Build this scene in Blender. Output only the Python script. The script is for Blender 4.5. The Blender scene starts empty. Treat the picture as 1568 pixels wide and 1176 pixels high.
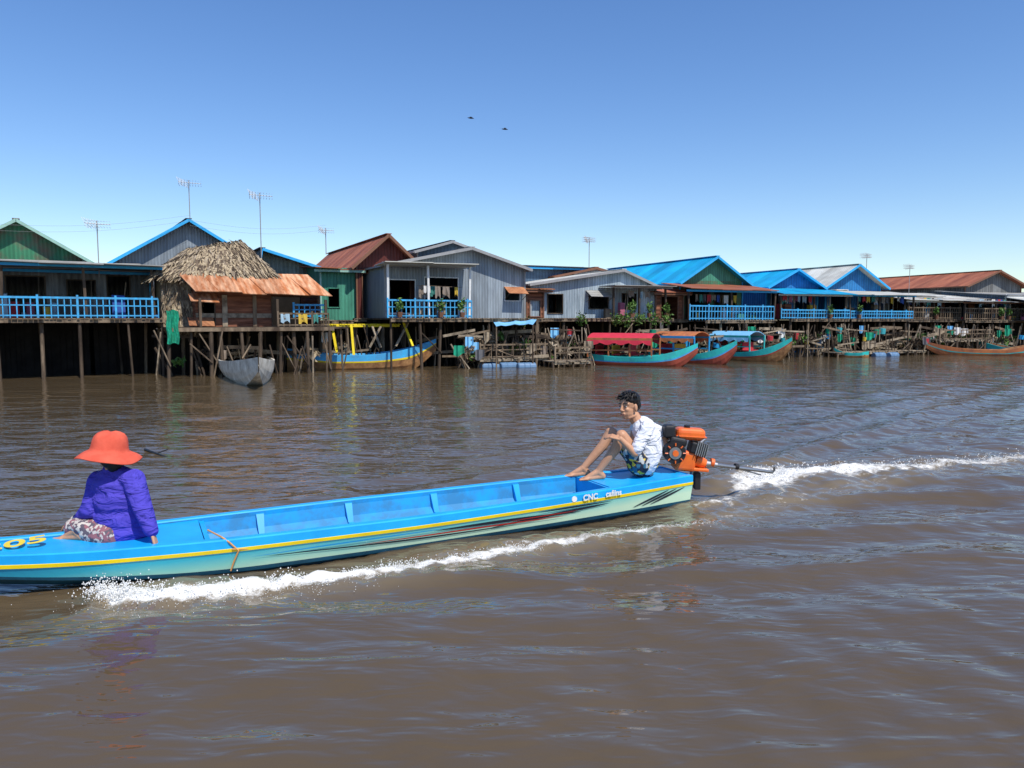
import bpy, math, random, bmesh
import numpy as np
from mathutils import Vector, Matrix
R=random.Random(7)
H=2.1; FPX=1150.0; TH=math.atan(98/1150.0); CT=math.cos(TH); ST=math.sin(TH)
sc=bpy.context.scene
# ---------- survey helpers (bearing / distance -> world) ----------
def P(u,v,Y):
    q=(588-v)/FPX
    dz=Y*(q*CT-ST)/(CT+q*ST)
    depth=Y*CT-dz*ST
    return Vector(((u-784)/FPX*depth,Y,H+dz))
def G(u,v,z=0.0):
    q=(588-v)/FPX
    Y=(z-H)*(CT+q*ST)/(q*CT-ST)
    return P(u,v,Y)
# ---------- materials ----------
MATS={}
def mat(name,col,rough=.75,col2=None,scale=2.0,stretch=(1,1,1),bump=0.0,wave=None,metal=0,spec=.3,detail=5,lo=.35,hi=.7):
    if name in MATS: return MATS[name]
    m=bpy.data.materials.new(name); m.use_nodes=True; nt=m.node_tree; N=nt.nodes; L=nt.links
    b=N['Principled BSDF']; b.inputs['Roughness'].default_value=rough
    b.inputs['Metallic'].default_value=metal; b.inputs['Specular IOR Level'].default_value=spec
    if col2 is None: col2=tuple(c*.6 for c in col)
    tc=N.new('ShaderNodeTexCoord'); mp=N.new('ShaderNodeMapping'); mp.inputs['Scale'].default_value=stretch
    L.new(tc.outputs['Object'],mp.inputs['Vector'])
    n=N.new('ShaderNodeTexNoise'); n.inputs['Scale'].default_value=scale; n.inputs['Detail'].default_value=detail; n.inputs['Roughness'].default_value=.65
    L.new(mp.outputs[0],n.inputs['Vector'])
    cr=N.new('ShaderNodeValToRGB'); cr.color_ramp.elements[0].position=lo; cr.color_ramp.elements[1].position=hi
    cr.color_ramp.elements[0].color=(*col2,1); cr.color_ramp.elements[1].color=(*col,1)
    L.new(n.outputs['Fac'],cr.inputs['Fac'])
    out=cr.outputs['Color']; hgt=n.outputs['Fac']
    if wave:
        ax,per=wave
        d=N.new('ShaderNodeVectorMath'); d.operation='DOT_PRODUCT'; d.inputs[1].default_value=tuple(a*2*math.pi/per for a in ax)
        L.new(tc.outputs['Object'],d.inputs[0])
        s=N.new('ShaderNodeMath'); s.operation='SINE'; L.new(d.outputs['Value'],s.inputs[0])
        ma=N.new('ShaderNodeMath'); ma.operation='MULTIPLY_ADD'; ma.inputs[1].default_value=.12; ma.inputs[2].default_value=.9
        L.new(s.outputs[0],ma.inputs[0])
        d2=N.new('ShaderNodeVectorMath'); d2.operation='DOT_PRODUCT'; d2.inputs[1].default_value=tuple(a/.85 for a in ax)
        L.new(tc.outputs['Object'],d2.inputs[0])
        fl=N.new('ShaderNodeMath'); fl.operation='FLOOR'; L.new(d2.outputs['Value'],fl.inputs[0])
        wn=N.new('ShaderNodeTexWhiteNoise'); wn.noise_dimensions='1D'; L.new(fl.outputs[0],wn.inputs['W'])
        m3=N.new('ShaderNodeMath'); m3.operation='MULTIPLY_ADD'; m3.inputs[1].default_value=.36; m3.inputs[2].default_value=.75
        L.new(wn.outputs['Value'],m3.inputs[0])
        mu=N.new('ShaderNodeMath'); mu.operation='MULTIPLY'; L.new(m3.outputs[0],mu.inputs[0]); L.new(ma.outputs[0],mu.inputs[1])
        vs=N.new('ShaderNodeVectorMath'); vs.operation='SCALE'; L.new(out,vs.inputs[0]); L.new(mu.outputs[0],vs.inputs['Scale']); out=vs.outputs[0]
        hgt=s.outputs[0]; bump=max(bump,.6)
    L.new(out,b.inputs['Base Color'])
    if bump>0:
        bp=N.new('ShaderNodeBump'); bp.inputs['Strength'].default_value=bump; bp.inputs['Distance'].default_value=.015
        L.new(hgt,bp.inputs['Height']); L.new(bp.outputs[0],b.inputs['Normal'])
    MATS[name]=m; return m
def plain(name,col,rough=.6,spec=.4): return mat(name,col,rough,tuple(c*.8 for c in col),scale=4,spec=spec)
XY=(1,1,0)
W_wood=mat('old_wood',(.12,.085,.057),.9,(.03,.021,.015),scale=2.5,stretch=(1,1,.25),bump=.3)
W_pole=mat('pole_wood',(.28,.21,.14),.9,(.06,.04,.027),scale=3,stretch=(1,1,.3))
W_dark_shade=mat('dark_wood_and_shade',(.016,.013,.011),.95,(.005,.004,.003),scale=2)  # near black: puts the under-deck shade into colour; also used as dark wood
W_light=mat('light_wood',(.43,.35,.25),.9,(.13,.1,.07),scale=3)
W_board=mat('brown_boards',(.33,.13,.07),.85,(.1,.035,.02),scale=2,stretch=(.5,.5,4),wave=((0,0,1),.22))
W_plank=mat('grey_planks',(.27,.28,.28),.85,(.1,.1,.1),scale=2,stretch=(3,3,.3),wave=(XY,.2))
C_grey=mat('grey_sheet_wall',(.36,.42,.47),.5,(.21,.24,.27),scale=1.3,stretch=(2,2,.4),wave=(XY,.14),spec=.4)
C_white=mat('pale_sheet_wall',(.55,.64,.7),.6,(.26,.33,.38),scale=1.3,stretch=(2,2,.4),wave=(XY,.15))
C_bluegrey=mat('blue_grey_wall',(.12,.2,.3),.6,(.07,.11,.17),scale=1.5,wave=(XY,.2))
C_green=mat('green_sheet_wall',(.1,.4,.27),.55,(.05,.2,.14),scale=1.3,stretch=(2,2,.3),wave=(XY,.16))
C_greend=mat('green_gable_wall',(.05,.23,.12),.6,(.16,.13,.09),scale=.7,wave=(XY,.16),lo=.4,hi=.55)
C_red=mat('dark_red_wall',(.17,.035,.025),.6,(.09,.022,.018),scale=1.3,wave=(XY,.16))
C_bluew=mat('blue_wall',(.04,.28,.65),.6,(.02,.15,.4),scale=1.3,wave=(XY,.2))
R_blue=mat('blue_roof_sheet',(.01,.55,.9),.4,(.012,.36,.7),scale=.8,wave=((0,1,0),.2),spec=.5)
R_red=mat('brown_red_roof_sheet',(.5,.18,.09),.65,(.28,.085,.045),scale=.9,stretch=(.5,2,1),wave=((0,1,0),.22))
R_rust=mat('rusty_roof_sheet',(.8,.46,.27),.75,(.45,.15,.05),scale=1.4,stretch=(3,.5,1),wave=((1,0,0),.2),lo=.4,hi=.65)
R_rusty=mat('rusty_sheet',(.5,.22,.1),.8,(.22,.07,.03),scale=1.6,wave=(XY,.2))
R_grey=mat('grey_roof_sheet',(.5,.5,.47),.55,(.28,.27,.25),scale=1.1,wave=((0,1,0),.2))
R_white=mat('pale_roof_sheet',(.8,.8,.72),.55,(.54,.52,.45),scale=1.1,wave=((0,1,0),.2))
R_dark=mat('dark_roof_sheet',(.1,.1,.11),.6,(.05,.05,.055),scale=1.1,wave=((0,1,0),.2))
T_blue=plain('blue_trim',(.03,.4,.8)); T_rail=mat('blue_rail_paint',(.05,.45,.85),.6,(.06,.25,.45),scale=5)
T_white=plain('white_trim',(.7,.7,.68)); T_grey=plain('grey_trim',(.3,.3,.3)); T_green=plain('green_trim',(.3,.5,.42)); T_brown=plain('brown_trim',(.2,.09,.05))
M_leaf=mat('leaf',(.13,.24,.04),.6,(.03,.08,.015),scale=6); M_net=mat('green_net',(.01,.34,.2),.8,(.01,.18,.1),scale=5)
M_thatch=mat('thatch',(.58,.47,.31),.95,(.16,.115,.07),scale=4,stretch=(3,3,.6))
M_tarp=plain('blue_tarp',(.2,.5,.78)); M_black=plain('black_rubber',(.015,.015,.017),.5); M_metal=mat('bare_metal',(.45,.45,.45),.35,(.3,.3,.3),metal=.9)
CL=[plain('cloth_%d'%i,c,.9) for i,c in enumerate([(.5,.04,.05),(.68,.66,.63),(.04,.1,.38),(.6,.4,.05),(.02,.02,.03),(.4,.12,.18),(.06,.26,.22),(.35,.5,.6),(.25,.2,.16),(.12,.12,.13)])]
# ---------- mesh builder ----------
class MB:
    def __init__(s): s.v=[];s.f=[];s.m=[];s.mats=[]
    def mi(s,m):
        if m not in s.mats: s.mats.append(m)
        return s.mats.index(m)
    def face(s,pts,m):
        i=len(s.v); s.v+= [tuple(p) for p in pts]; s.f.append(tuple(range(i,i+len(pts)))); s.m.append(s.mi(m))
    def hexa(s,b,t,m):
        i=len(s.v); s.v+=[tuple(p) for p in b]+[tuple(p) for p in t]; k=s.mi(m); n=len(b)
        fs=[tuple(i+j for j in reversed(range(n))),tuple(i+n+j for j in range(n))]+[(i+j,i+(j+1)%n,i+n+(j+1)%n,i+n+j) for j in range(n)]
        s.f+=fs; s.m+=[k]*len(fs)
    def box(s,x0,x1,y0,y1,z0,z1,m):
        s.hexa([(x0,y0,z0),(x1,y0,z0),(x1,y1,z0),(x0,y1,z0)],[(x0,y0,z1),(x1,y0,z1),(x1,y1,z1),(x0,y1,z1)],m)
    def beam(s,p,q,w,h,m,n=4):
        p=Vector(p);q=Vector(q);d=(q-p)
        if d.length<1e-6: return
        d.normalize(); up=Vector((0,0,1)) if abs(d.z)<.9 else Vector((0,1,0))
        a=d.cross(up).normalized(); c=a.cross(d).normalized()
        off=[a*w/2*i+c*h/2*j for i,j in((-1,-1),(1,-1),(1,1),(-1,1))]
        s.hexa([p+o for o in off],[q+o for o in off],m)
    def pole(s,p,q,r,m,n=6,r2=None):
        p=Vector(p);q=Vector(q);d=(q-p).normalized(); up=Vector((0,0,1)) if abs(d.z)<.9 else Vector((0,1,0))
        a=d.cross(up).normalized(); c=a.cross(d); r2=r if r2 is None else r2
        o=[a*math.cos(2*math.pi*k/n)+c*math.sin(2*math.pi*k/n) for k in range(n)]
        s.hexa([p+x*r for x in o],[q+x*r2 for x in o],m)
    def slab(s,q,t,m):
        q=[Vector(p) for p in q]; n=(q[1]-q[0]).cross(q[2]-q[0]).normalized()
        if n.z<0: n=-n
        s.hexa([p-n*t for p in q],q,m)
    def obj(s,name,parent=None,smooth=False,loc=None):
        me=bpy.data.meshes.new(name); me.from_pydata(s.v,[],s.f)
        for m in s.mats: me.materials.append(m)
        me.polygons.foreach_set('material_index',s.m)
        if smooth: me.polygons.foreach_set('use_smooth',[True]*len(s.f))
        me.update()
        bm=bmesh.new(); bm.from_mesh(me); bmesh.ops.recalc_face_normals(bm,faces=bm.faces); bm.to_mesh(me); bm.free()
        o=bpy.data.objects.new(name,me); sc.collection.objects.link(o)
        if parent: o.parent=parent
        if loc: o.location=loc
        return o
def empty(name,loc=(0,0,0),rz=0):
    e=bpy.data.objects.new(name,None); sc.collection.objects.link(e); e.location=loc; e.rotation_euler=(0,0,rz); e.empty_display_size=.3; return e
class Fr:
    def __init__(s,u,Y,a):
        s.c=P(u,490,Y); s.a=math.radians(a); s.ca=math.cos(s.a); s.sa=math.sin(s.a)
    def lx(s,u,yl=0):
        k=(u-784)/FPX*CT
        return (k*(s.c.y+yl*s.ca)-s.c.x+yl*s.sa)/(s.ca-k*s.sa)
    def z(s,v,xl,yl=0):
        return P(784,v,s.c.y+xl*s.sa+yl*s.ca).z
def wall_holes(mb,x0,x1,z0,z1,y,holes,m,frame=None):
    xs=sorted({x0,x1,*[h[0] for h in holes],*[h[1] for h in holes]}); zs_=sorted({z0,z1,*[h[2] for h in holes],*[h[3] for h in holes]})
    for i in range(len(xs)-1):
        for j in range(len(zs_)-1):
            cx=(xs[i]+xs[i+1])/2; cz=(zs_[j]+zs_[j+1])/2
            if any(h[0]<cx<h[1] and h[2]<cz<h[3] for h in holes): continue
            mb.face([(xs[i],y,zs_[j]),(xs[i+1],y,zs_[j]),(xs[i+1],y,zs_[j+1]),(xs[i],y,zs_[j+1])],m)
    for h in holes:
        if frame:
            a,b,c,d=h; t=.045
            for q in ((a-t,a,c,d),(b,b+t,c,d),(a-t,b+t,d,d+t),(a-t,b+t,c-t,c)): mb.box(q[0],q[1],y-.04,y+.03,q[2],q[3],frame)
def railing(mb,p,q,z,m,h=.8,step=.2):
    p=Vector(p);q=Vector(q);L=(q-p).length; n=max(2,int(L/step)); d=(q-p)/n
    zz=Vector((0,0,1))
    for hh,t in((h,.06),(h*.12,.04),(h*.62,.035)): mb.beam(p+zz*(z+hh),q+zz*(z+hh),t,t*1.2,m)
    for i in range(n+1):
        big=(i%6==0)
        mb.beam(p+d*i+zz*z,p+d*i+zz*(z+h+(.1 if big else 0)),.07 if big else .035,.07 if big else .035,m)
def stilts(mb,x0,x1,y0,y1,zt,dx=1.1,dy=1.3,m=None,seed=0,brace=.4):
    r=random.Random(seed); nx=max(1,int((x1-x0)/dx)); ny=max(1,int((y1-y0)/dy))
    for i in range(nx+1):
        for j in range(ny+1):
            x=x0+(x1-x0)*i/nx+r.uniform(-.2,.2); y=y0+(y1-y0)*j/ny+r.uniform(-.1,.1)
            mm=m or r.choice([W_wood,W_wood,W_wood,W_pole])
            mb.pole((x+r.uniform(-.12,.12),y,-.6),(x,y,zt),r.uniform(.04,.08),mm,6)
            if j==0 and r.random()<brace and i<nx:
                mb.pole((x,y-.1,r.uniform(.1,.8)),(x+(x1-x0)/nx*r.choice([-1,1])*r.uniform(.5,1.4),y-.1,r.uniform(1.1,zt)),.03,r.choice([W_pole,W_wood]),5)
            if r.random()<brace*.8:
                xx=x+r.uniform(-.5,.5); mb.pole((xx+r.uniform(-.6,.6),y-.15,-.4),(xx,y-.1,r.uniform(.9,zt)),.028,r.choice([W_pole,W_wood]),5)
def clothes(mb,p,q,r,hmax=.6):
    p=Vector(p);q=Vector(q); mb.pole(p,q,.008,W_pole,4)
    L=(q-p).length; d=(q-p).normalized(); t=.1
    while t<L-.3:
        w=r.uniform(.14,.36); h=r.uniform(.3,hmax); m=r.choice(CL); b=p+d*t; e=p+d*(t+w); out=Vector((d.y,-d.x,0)); k=4
        for i in range(k):
            a0=b+(e-b)*i/k; a1=b+(e-b)*(i+1)/k; o0=out*.03*math.sin(i*2.1+t); o1=out*.03*math.sin((i+1)*2.1+t)
            dz=Vector((0,0,-h*(.85+.15*math.sin(i*1.7+t)))); dz1=Vector((0,0,-h*(.85+.15*math.sin((i+1)*1.7+t))))
            mb.face([a0,a1,a1+o1*1.5+dz1,a0+o0*1.5+dz],m)
        t+=w+r.uniform(.02,.35)
def leaves(mb,c,rad,n,r,m=None,size=.1):
    c=Vector(c)
    for _ in range(n):
        d=Vector((r.gauss(0,1),r.gauss(0,1),r.gauss(0,1))).normalized()*r.uniform(.2,1); p=c+Vector((d.x*rad[0],d.y*rad[1],d.z*rad[2]))
        a=Vector((r.gauss(0,1),r.gauss(0,1),r.gauss(0,1))).normalized()*size*r.uniform(.5,1.3); b=a.cross(Vector((r.gauss(0,1),r.gauss(0,1),r.gauss(0,1)))).normalized()*size*.4
        mb.face([p-a,p+b,p+a,p-b],m or M_leaf)
def house(name,ul,ur,Y,a,vf,ve,vp,depth,wall,roof,trim,holes=(),kind='gable',rise=.7,over=.35,porch=None,st=True,gm=None,frame=None,seed=0,railm=None,asym=None,fo=.5,cloth=0,plants=0,awn=(),brace=.4):
    r=random.Random(seed+len(name)); fr=Fr((ul+ur)/2,Y,a); par=empty(name,(fr.c.x,fr.c.y,0),fr.a)
    xl,xr=fr.lx(ul),fr.lx(ur); zf=fr.z(vf,0) if vf else H
    ze=fr.z(ve,0); mb=MB(); rf=MB(); tr=MB(); w=xr-xl
    hl=[(xl+w*h[0],xl+w*h[1],zf+(ze-zf)*h[2],zf+(ze-zf)*h[3]) for h in holes]
    zb=ze
    wall_holes(mb,xl,xr,zf,ze,0,hl,wall,frame or trim)
    if kind=='gable':
        xp=fr.lx(asym) if asym else (xl+xr)/2
        zp=fr.z(vp,xp)
        mb.face([(xl,0,ze),(xr,0,ze),(xp,0,zp)],gm or wall); mb.face([(xl,depth,ze),(xp,depth,zp),(xr,depth,ze)],wall)
        sl=(zp-ze)/(xp-xl); sr=(zp-ze)/(xr-xp)
        L0=(xl-over,ze-over*sl); R0=(xr+over,ze-over*sr)
        rf.slab([(L0[0],-fo,L0[1]+.03),(xp,-fo,zp+.03),(xp,depth+.4,zp+.03),(L0[0],depth+.4,L0[1]+.03)],.04,roof)
        rf.slab([(xp+.003,-fo,zp+.03),(R0[0],-fo,R0[1]+.03),(R0[0],depth+.4,R0[1]+.03),(xp+.003,depth+.4,zp+.03)],.04,roof)
        rf.beam((xp,-fo-.02,zp+.05),(xp,depth+.4,zp+.05),.28,.03,roof)
        for p,q in(((L0[0],L0[1]),(xp,zp)),((xp,zp),(R0[0],R0[1]))): tr.beam((p[0],-fo-.03,p[1]-.02),(q[0],-fo-.03,q[1]-.02),.03,.13,trim)
        tr.beam((L0[0]-.03,-fo,L0[1]-.02),(L0[0]-.03,depth+.4,L0[1]-.02),.03,.08,trim); tr.beam((R0[0]+.03,-fo,R0[1]-.02),(R0[0]+.03,depth+.4,R0[1]-.02),.03,.08,trim)
    else:
        zb=ze+rise
        n=max(2,int(w/1.7))
        for i in range(n):
            a0=xl-over+(w+2*over)*i/n; a1=xl-over+(w+2*over)*(i+1)/n-.004; dz=r.uniform(-.035,.035); dy=r.uniform(-.12,.12)
            rf.slab([(a0,-fo+dy,ze-.05+dz),(a1,-fo+dy,ze-.05+dz*.5),(a1,depth+.3,zb+.05),(a0,depth+.3,zb+.05+dz)],.04,roof)
        tr.beam((xl-over,-fo+.15,ze-.17),(xr+over,-fo+.15,ze-.17),.04,.1,trim)
        mb.face([(xl,depth,zf),(xr,depth,zf),(xr,depth,zb),(xl,depth,zb)],wall)
    for x in (xl,xr): mb.face([(x,0,zf),(x,depth,zf),(x,depth,zb-.01),(x,0,ze-.01)],wall)
    if kind=='gable': mb.face([(xl,depth,zf),(xr,depth,zf),(xr,depth,ze),(xl,depth,ze)],wall)
    mb.obj('walls',par); rf.obj('roof',par)
    tr.beam((xl,-.02,zf),(xl,-.02,ze),.07,.07,trim); tr.beam((xr,-.02,zf),(xr,-.02,ze),.07,.07,trim)
    if awn:
        aw=MB()
        for (f0,f1,zz,m_) in awn:
            x0=xl+w*f0; x1=xl+w*f1; z0=zf+(ze-zf)*zz; aw.slab([(x0,-.6,z0-.32),(x1,-.6,z0-.34),(x1,-.03,z0),(x0,-.03,z0)],.025,m_); aw.pole((x0+.05,-.55,z0-.34),(x0+.05,-.03,z0-.6),.015,W_pole,5); aw.pole((x1-.05,-.55,z0-.36),(x1-.05,-.03,z0-.6),.015,W_pole,5)
        aw.obj('window_awnings',par)
    yd=0
    if porch:
        pd=porch['d']; yd=-pd; pm=porch.get('roof',roof); pz=fr.z(porch['ve'],0,-pd); x0=xl+w*porch.get('x0',0); x1=xl+w*porch.get('x1',1)
        pr=MB(); n=max(2,int((x1-x0)/1.6))
        ztop=min(ze-.02,pz+porch.get('rise',.45))
        for i in range(n):
            a0=x0-.2+(x1-x0+.4)*i/n; a1=x0-.2+(x1-x0+.4)*(i+1)/n-.004; dz=r.uniform(-.05,.05); dy=r.uniform(-.25,.12)
            pr.slab([(a0,-pd-.3+dy,pz+dz),(a1,-pd-.3+dy,pz+dz*.3),(a1,-.05,ztop),(a0,-.05,ztop+dz*.5)],.035,pm)
        pr.beam((x0-.2,-pd+.02,pz-.08),(x1+.2,-pd+.02,pz-.08),.05,.1,porch.get('trim',trim)); pr.obj('porch_roof',par)
        n=max(2,int((x1-x0)/2.2))
        for i in range(n+1):
            x=x0+(x1-x0)*i/n+r.uniform(-.15,.15); tr.beam((x,-pd+.05,zf),(x+r.uniform(-.08,.08),-pd+.05,pz-.1),.09,.09,porch.get('post',W_wood))
        if railm:
            rl=MB(); q0=porch.get('r0',0); q1=porch.get('r1',1)
            railing(rl,(x0+(x1-x0)*q0,-pd,0),(x0+(x1-x0)*q1,-pd,0),zf,railm,porch.get('rh',.75)); rl.obj('railing',par)
        c=MB()
        for k in range(int((x1-x0)*1.8)):
            x=x0+(x1-x0)*r.random(); y=-pd*r.uniform(.1,.8); m_=r.choice(CL+[W_light,W_pole,W_board,T_blue,W_light]); s1=r.uniform(.1,.3); hh=r.uniform(.2,1.0); kk=r.random()
            if kk<.45: c.pole((x,y,zf+.005),(x,y,zf+hh*.6),s1*.7,m_,10,s1*.85)
            elif kk<.8: c.hexa([(x-s1,y-.1,zf+.004),(x+s1,y-.12,zf+.004),(x+s1,y+.15,zf+.004),(x-s1,y+.15,zf+.004)],[(x-s1*.9,y-.1,zf+hh),(x+s1*.95,y-.1,zf+hh*.96),(x+s1,y+.13,zf+hh),(x-s1,y+.13,zf+hh)],m_)
            else: c.pole((x,y,zf),(x+.2,y+.1,zf+1.4),.02,W_light,5)
        c.obj('household_goods',par)
        if cloth:
            c=MB()
            for k in range(cloth):
                xa=x0+(x1-x0)*r.uniform(0,.5); xb=min(x1,xa+(x1-x0)*r.uniform(.3,.6)); yy=-pd*r.uniform(.6,.97)
                clothes(c,(xa,yy,zf+1.4),(xb,yy,zf+1.36),r)
            c.obj('hanging_clothes',par)
        if plants:
            c=MB()
            for k in range(plants):
                x=x0+(x1-x0)*r.random(); y=-pd-.15
                c.pole((x,y,zf+.02),(x,y,zf+.25),.1,T_brown,8,.14); leaves(c,(x,y,zf+.55),(.22,.2,.32),70,r)
            c.obj('potted_plants',par)
    tr.obj('trim',par)
    if st:
        dk=MB(); dk.box(xl-.15,xr+.15,yd-.15,depth,zf-.07,zf-.005,W_wood)
        dk.beam((xl-.2,yd-.17,zf-.1),(xr+.2,yd-.17,zf-.1),.05,.14,W_pole)
        x=xl-.15
        while x<xr+.1: ww=r.uniform(.1,.18); dk.box(x,x+ww-.02,yd-.24+r.uniform(-.06,.04),yd-.196,zf-.05,zf-.01,W_pole); x+=ww
        dk.obj('deck',par)
        s=MB(); stilts(s,xl,xr,yd,yd+2.3,zf-.07,seed=seed,brace=brace); s.obj('stilts',par)
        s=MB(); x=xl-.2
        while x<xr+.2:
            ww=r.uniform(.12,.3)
            if r.random()<.95: s.box(x,x+ww-.015,yd+2.5,yd+2.54,-.5,zf-.08-r.uniform(0,.06),W_dark_shade)  # added near-black boards behind the stilts paint the shade under the deck
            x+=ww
        s.box(xl-.2,xr+.2,yd+3.6,yd+3.64,-.5,zf-.08,W_dark_shade)  # solid near-black backing, same painted under-deck shade
        s.obj('underfloor_shade_boards',par)
    return par
# ---------- HOUSES : back row ----------
house('green_gabled_house',-75,132,33,33,None,392,338,9,C_greend,R_grey,T_green,st=False,over=.5)
house('grey_gabled_house',180,400,36.5,32,None,402,338,9,C_grey,R_dark,T_blue,st=False,asym=292)
house('small_side_house',398,492,37,28,None,410,382,7,mat('moss_grey_wall',(.3,.35,.3),.7,(.16,.19,.16),wave=(XY,.2)),R_dark,T_blue,st=False,asym=402)
house('red_roof_house',547,636,36,27,487,403,361,11,C_red,R_red,T_brown,seed=3,gm=C_red,holes=[(.1,.9,.0,.8)])
house('dark_roof_house',640,735,40,27,None,386,371,9,C_bluegrey,R_dark,T_grey,st=False)
house('low_dark_roof_house',790,892,44,25,None,407,403,7,C_bluegrey,R_dark,T_blue,kind='shed',rise=.25,st=False)
house('brown_roof_house',850,960,45,25,None,424,411,6,C_grey,R_red,T_brown,st=False)
house('green_sheet_house',492,547,35.2,27,490,410,0,5,C_green,R_red,T_green,kind='shed',rise=.3,seed=5,holes=[(.2,.5,.25,.6)],frame=C_green)
# ---------- front row ----------
house('waterside_porch_house',-130,232,28.3,32,487,408,0,5,W_plank,R_grey,T_blue,kind='shed',rise=.55,seed=11,holes=[(.05,.3,.05,.85),(.36,.52,.05,.8),(.62,.74,.4,.75),(.8,.9,.0,.85)],
      porch=dict(d=2.2,ve=401,rise=.3,trim=T_blue,roof=R_grey,rh=.72),railm=T_rail,frame=W_wood,over=.2,brace=.12)
house('central_grey_house',590,803,34.6,26,487,409,381,9,C_grey,R_grey,T_grey,asym=717,seed=21,holes=[(.03,.2,.1,.72),(.27,.5,.05,.78),(.85,.96,.36,.62)],frame=T_white,awn=[(.84,.99,.64,R_rusty)],
      porch=dict(d=1.3,ve=404,rise=.2,x0=-.04,x1=.52,roof=R_white,post=T_white),railm=T_rail,cloth=2,plants=3,over=.15)
house('pale_sheet_house',812,1003,39,25,487,437,414,8,C_white,R_white,T_grey,seed=31,asym=950,holes=[(.13,.24,.15,.7),(.45,.6,.3,.72),(.72,.83,.3,.75)],frame=W_wood,awn=[(.42,.6,.85,R_grey)],
      porch=dict(d=1.2,ve=436,rise=.15,x0=.55,x1=1,roof=R_grey,post=W_wood),cloth=1,plants=4,over=.2,fo=.3)
house('blue_roof_house',1040,1135,43.5,24,490,430,394,11,C_greend,R_blue,T_blue,seed=41,holes=[(.1,.45,.0,.85),(.55,.9,.1,.85)],gm=C_green,frame=W_wood,
      porch=dict(d=2.4,ve=444,rise=.4,roof=R_red,trim=T_blue,x0=-.25,x1=1.05),railm=T_rail,cloth=1)
house('second_blue_roof_house',1172,1250,46.5,23,488,438,413,10,C_bluew,R_blue,T_blue,seed=51,holes=[(.1,.4,.0,.85),(.55,.85,.0,.8)],gm=C_bluew,frame=T_white,
      porch=dict(d=2.2,ve=450,rise=.4,roof=R_blue,trim=T_white,x0=-.2,x1=1.1,rh=.5),railm=T_rail,cloth=4,over=.3,plants=1)
house('pale_roof_house',1262,1345,48.5,22,488,437,406,9,C_bluew,R_white,T_blue,seed=61,holes=[(.1,.4,.0,.85),(.6,.9,.0,.8)],gm=C_bluew,frame=T_white,
      porch=dict(d=2.2,ve=451,rise=.3,roof=R_white,trim=T_blue,x0=-.1,x1=1.1,rh=.45),railm=T_rail,cloth=4,plants=1)
house('long_brown_roof_house',1475,1560,56,20,None,437,415,17,W_plank,R_red,T_brown,seed=71,st=False)
house('long_brown_roof_house',1340,1480,66,20,None,440,424,9,W_plank,R_red,T_brown,seed=72,st=False)
house('waterside_shack',1352,1430,51,21,489,452,0,5,W_plank,R_grey,T_white,kind='shed',rise=.3,seed=81,holes=[(.1,.4,.0,.85),(.5,.9,.2,.85)],porch=dict(d=2,ve=460,rise=.3,roof=R_white),cloth=3,railm=W_pole,plants=1)
house('waterside_shack',1440,1530,52,21,490,457,0,5,W_board,R_white,T_brown,kind='shed',rise=.5,seed=82,holes=[(.05,.45,.0,.85),(.55,.95,.0,.85)],porch=dict(d=1.8,ve=462,rise=.2,roof=R_grey),cloth=2,railm=W_pole,plants=2)
house('waterside_shack',1538,1680,53,20,490,452,0,5,C_bluegrey,R_grey,T_white,kind='shed',rise=.4,seed=83,holes=[(.05,.3,.0,.85),(.4,.7,.0,.85)],porch=dict(d=1.8,ve=461,rise=.3,roof=R_white),cloth=3,railm=T_rail,plants=2)
house('lean_to_shack',1003,1045,41,24,489,446,0,4,W_board,R_red,T_brown,kind='shed',rise=.7,seed=84,holes=[(.2,.8,.0,.8)])
house('lean_to_shack',806,832,37.5,24,489,441,0,4,W_board,R_rusty,T_brown,kind='shed',rise=.3,seed=85,holes=[(.2,.8,.1,.6)])
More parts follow.
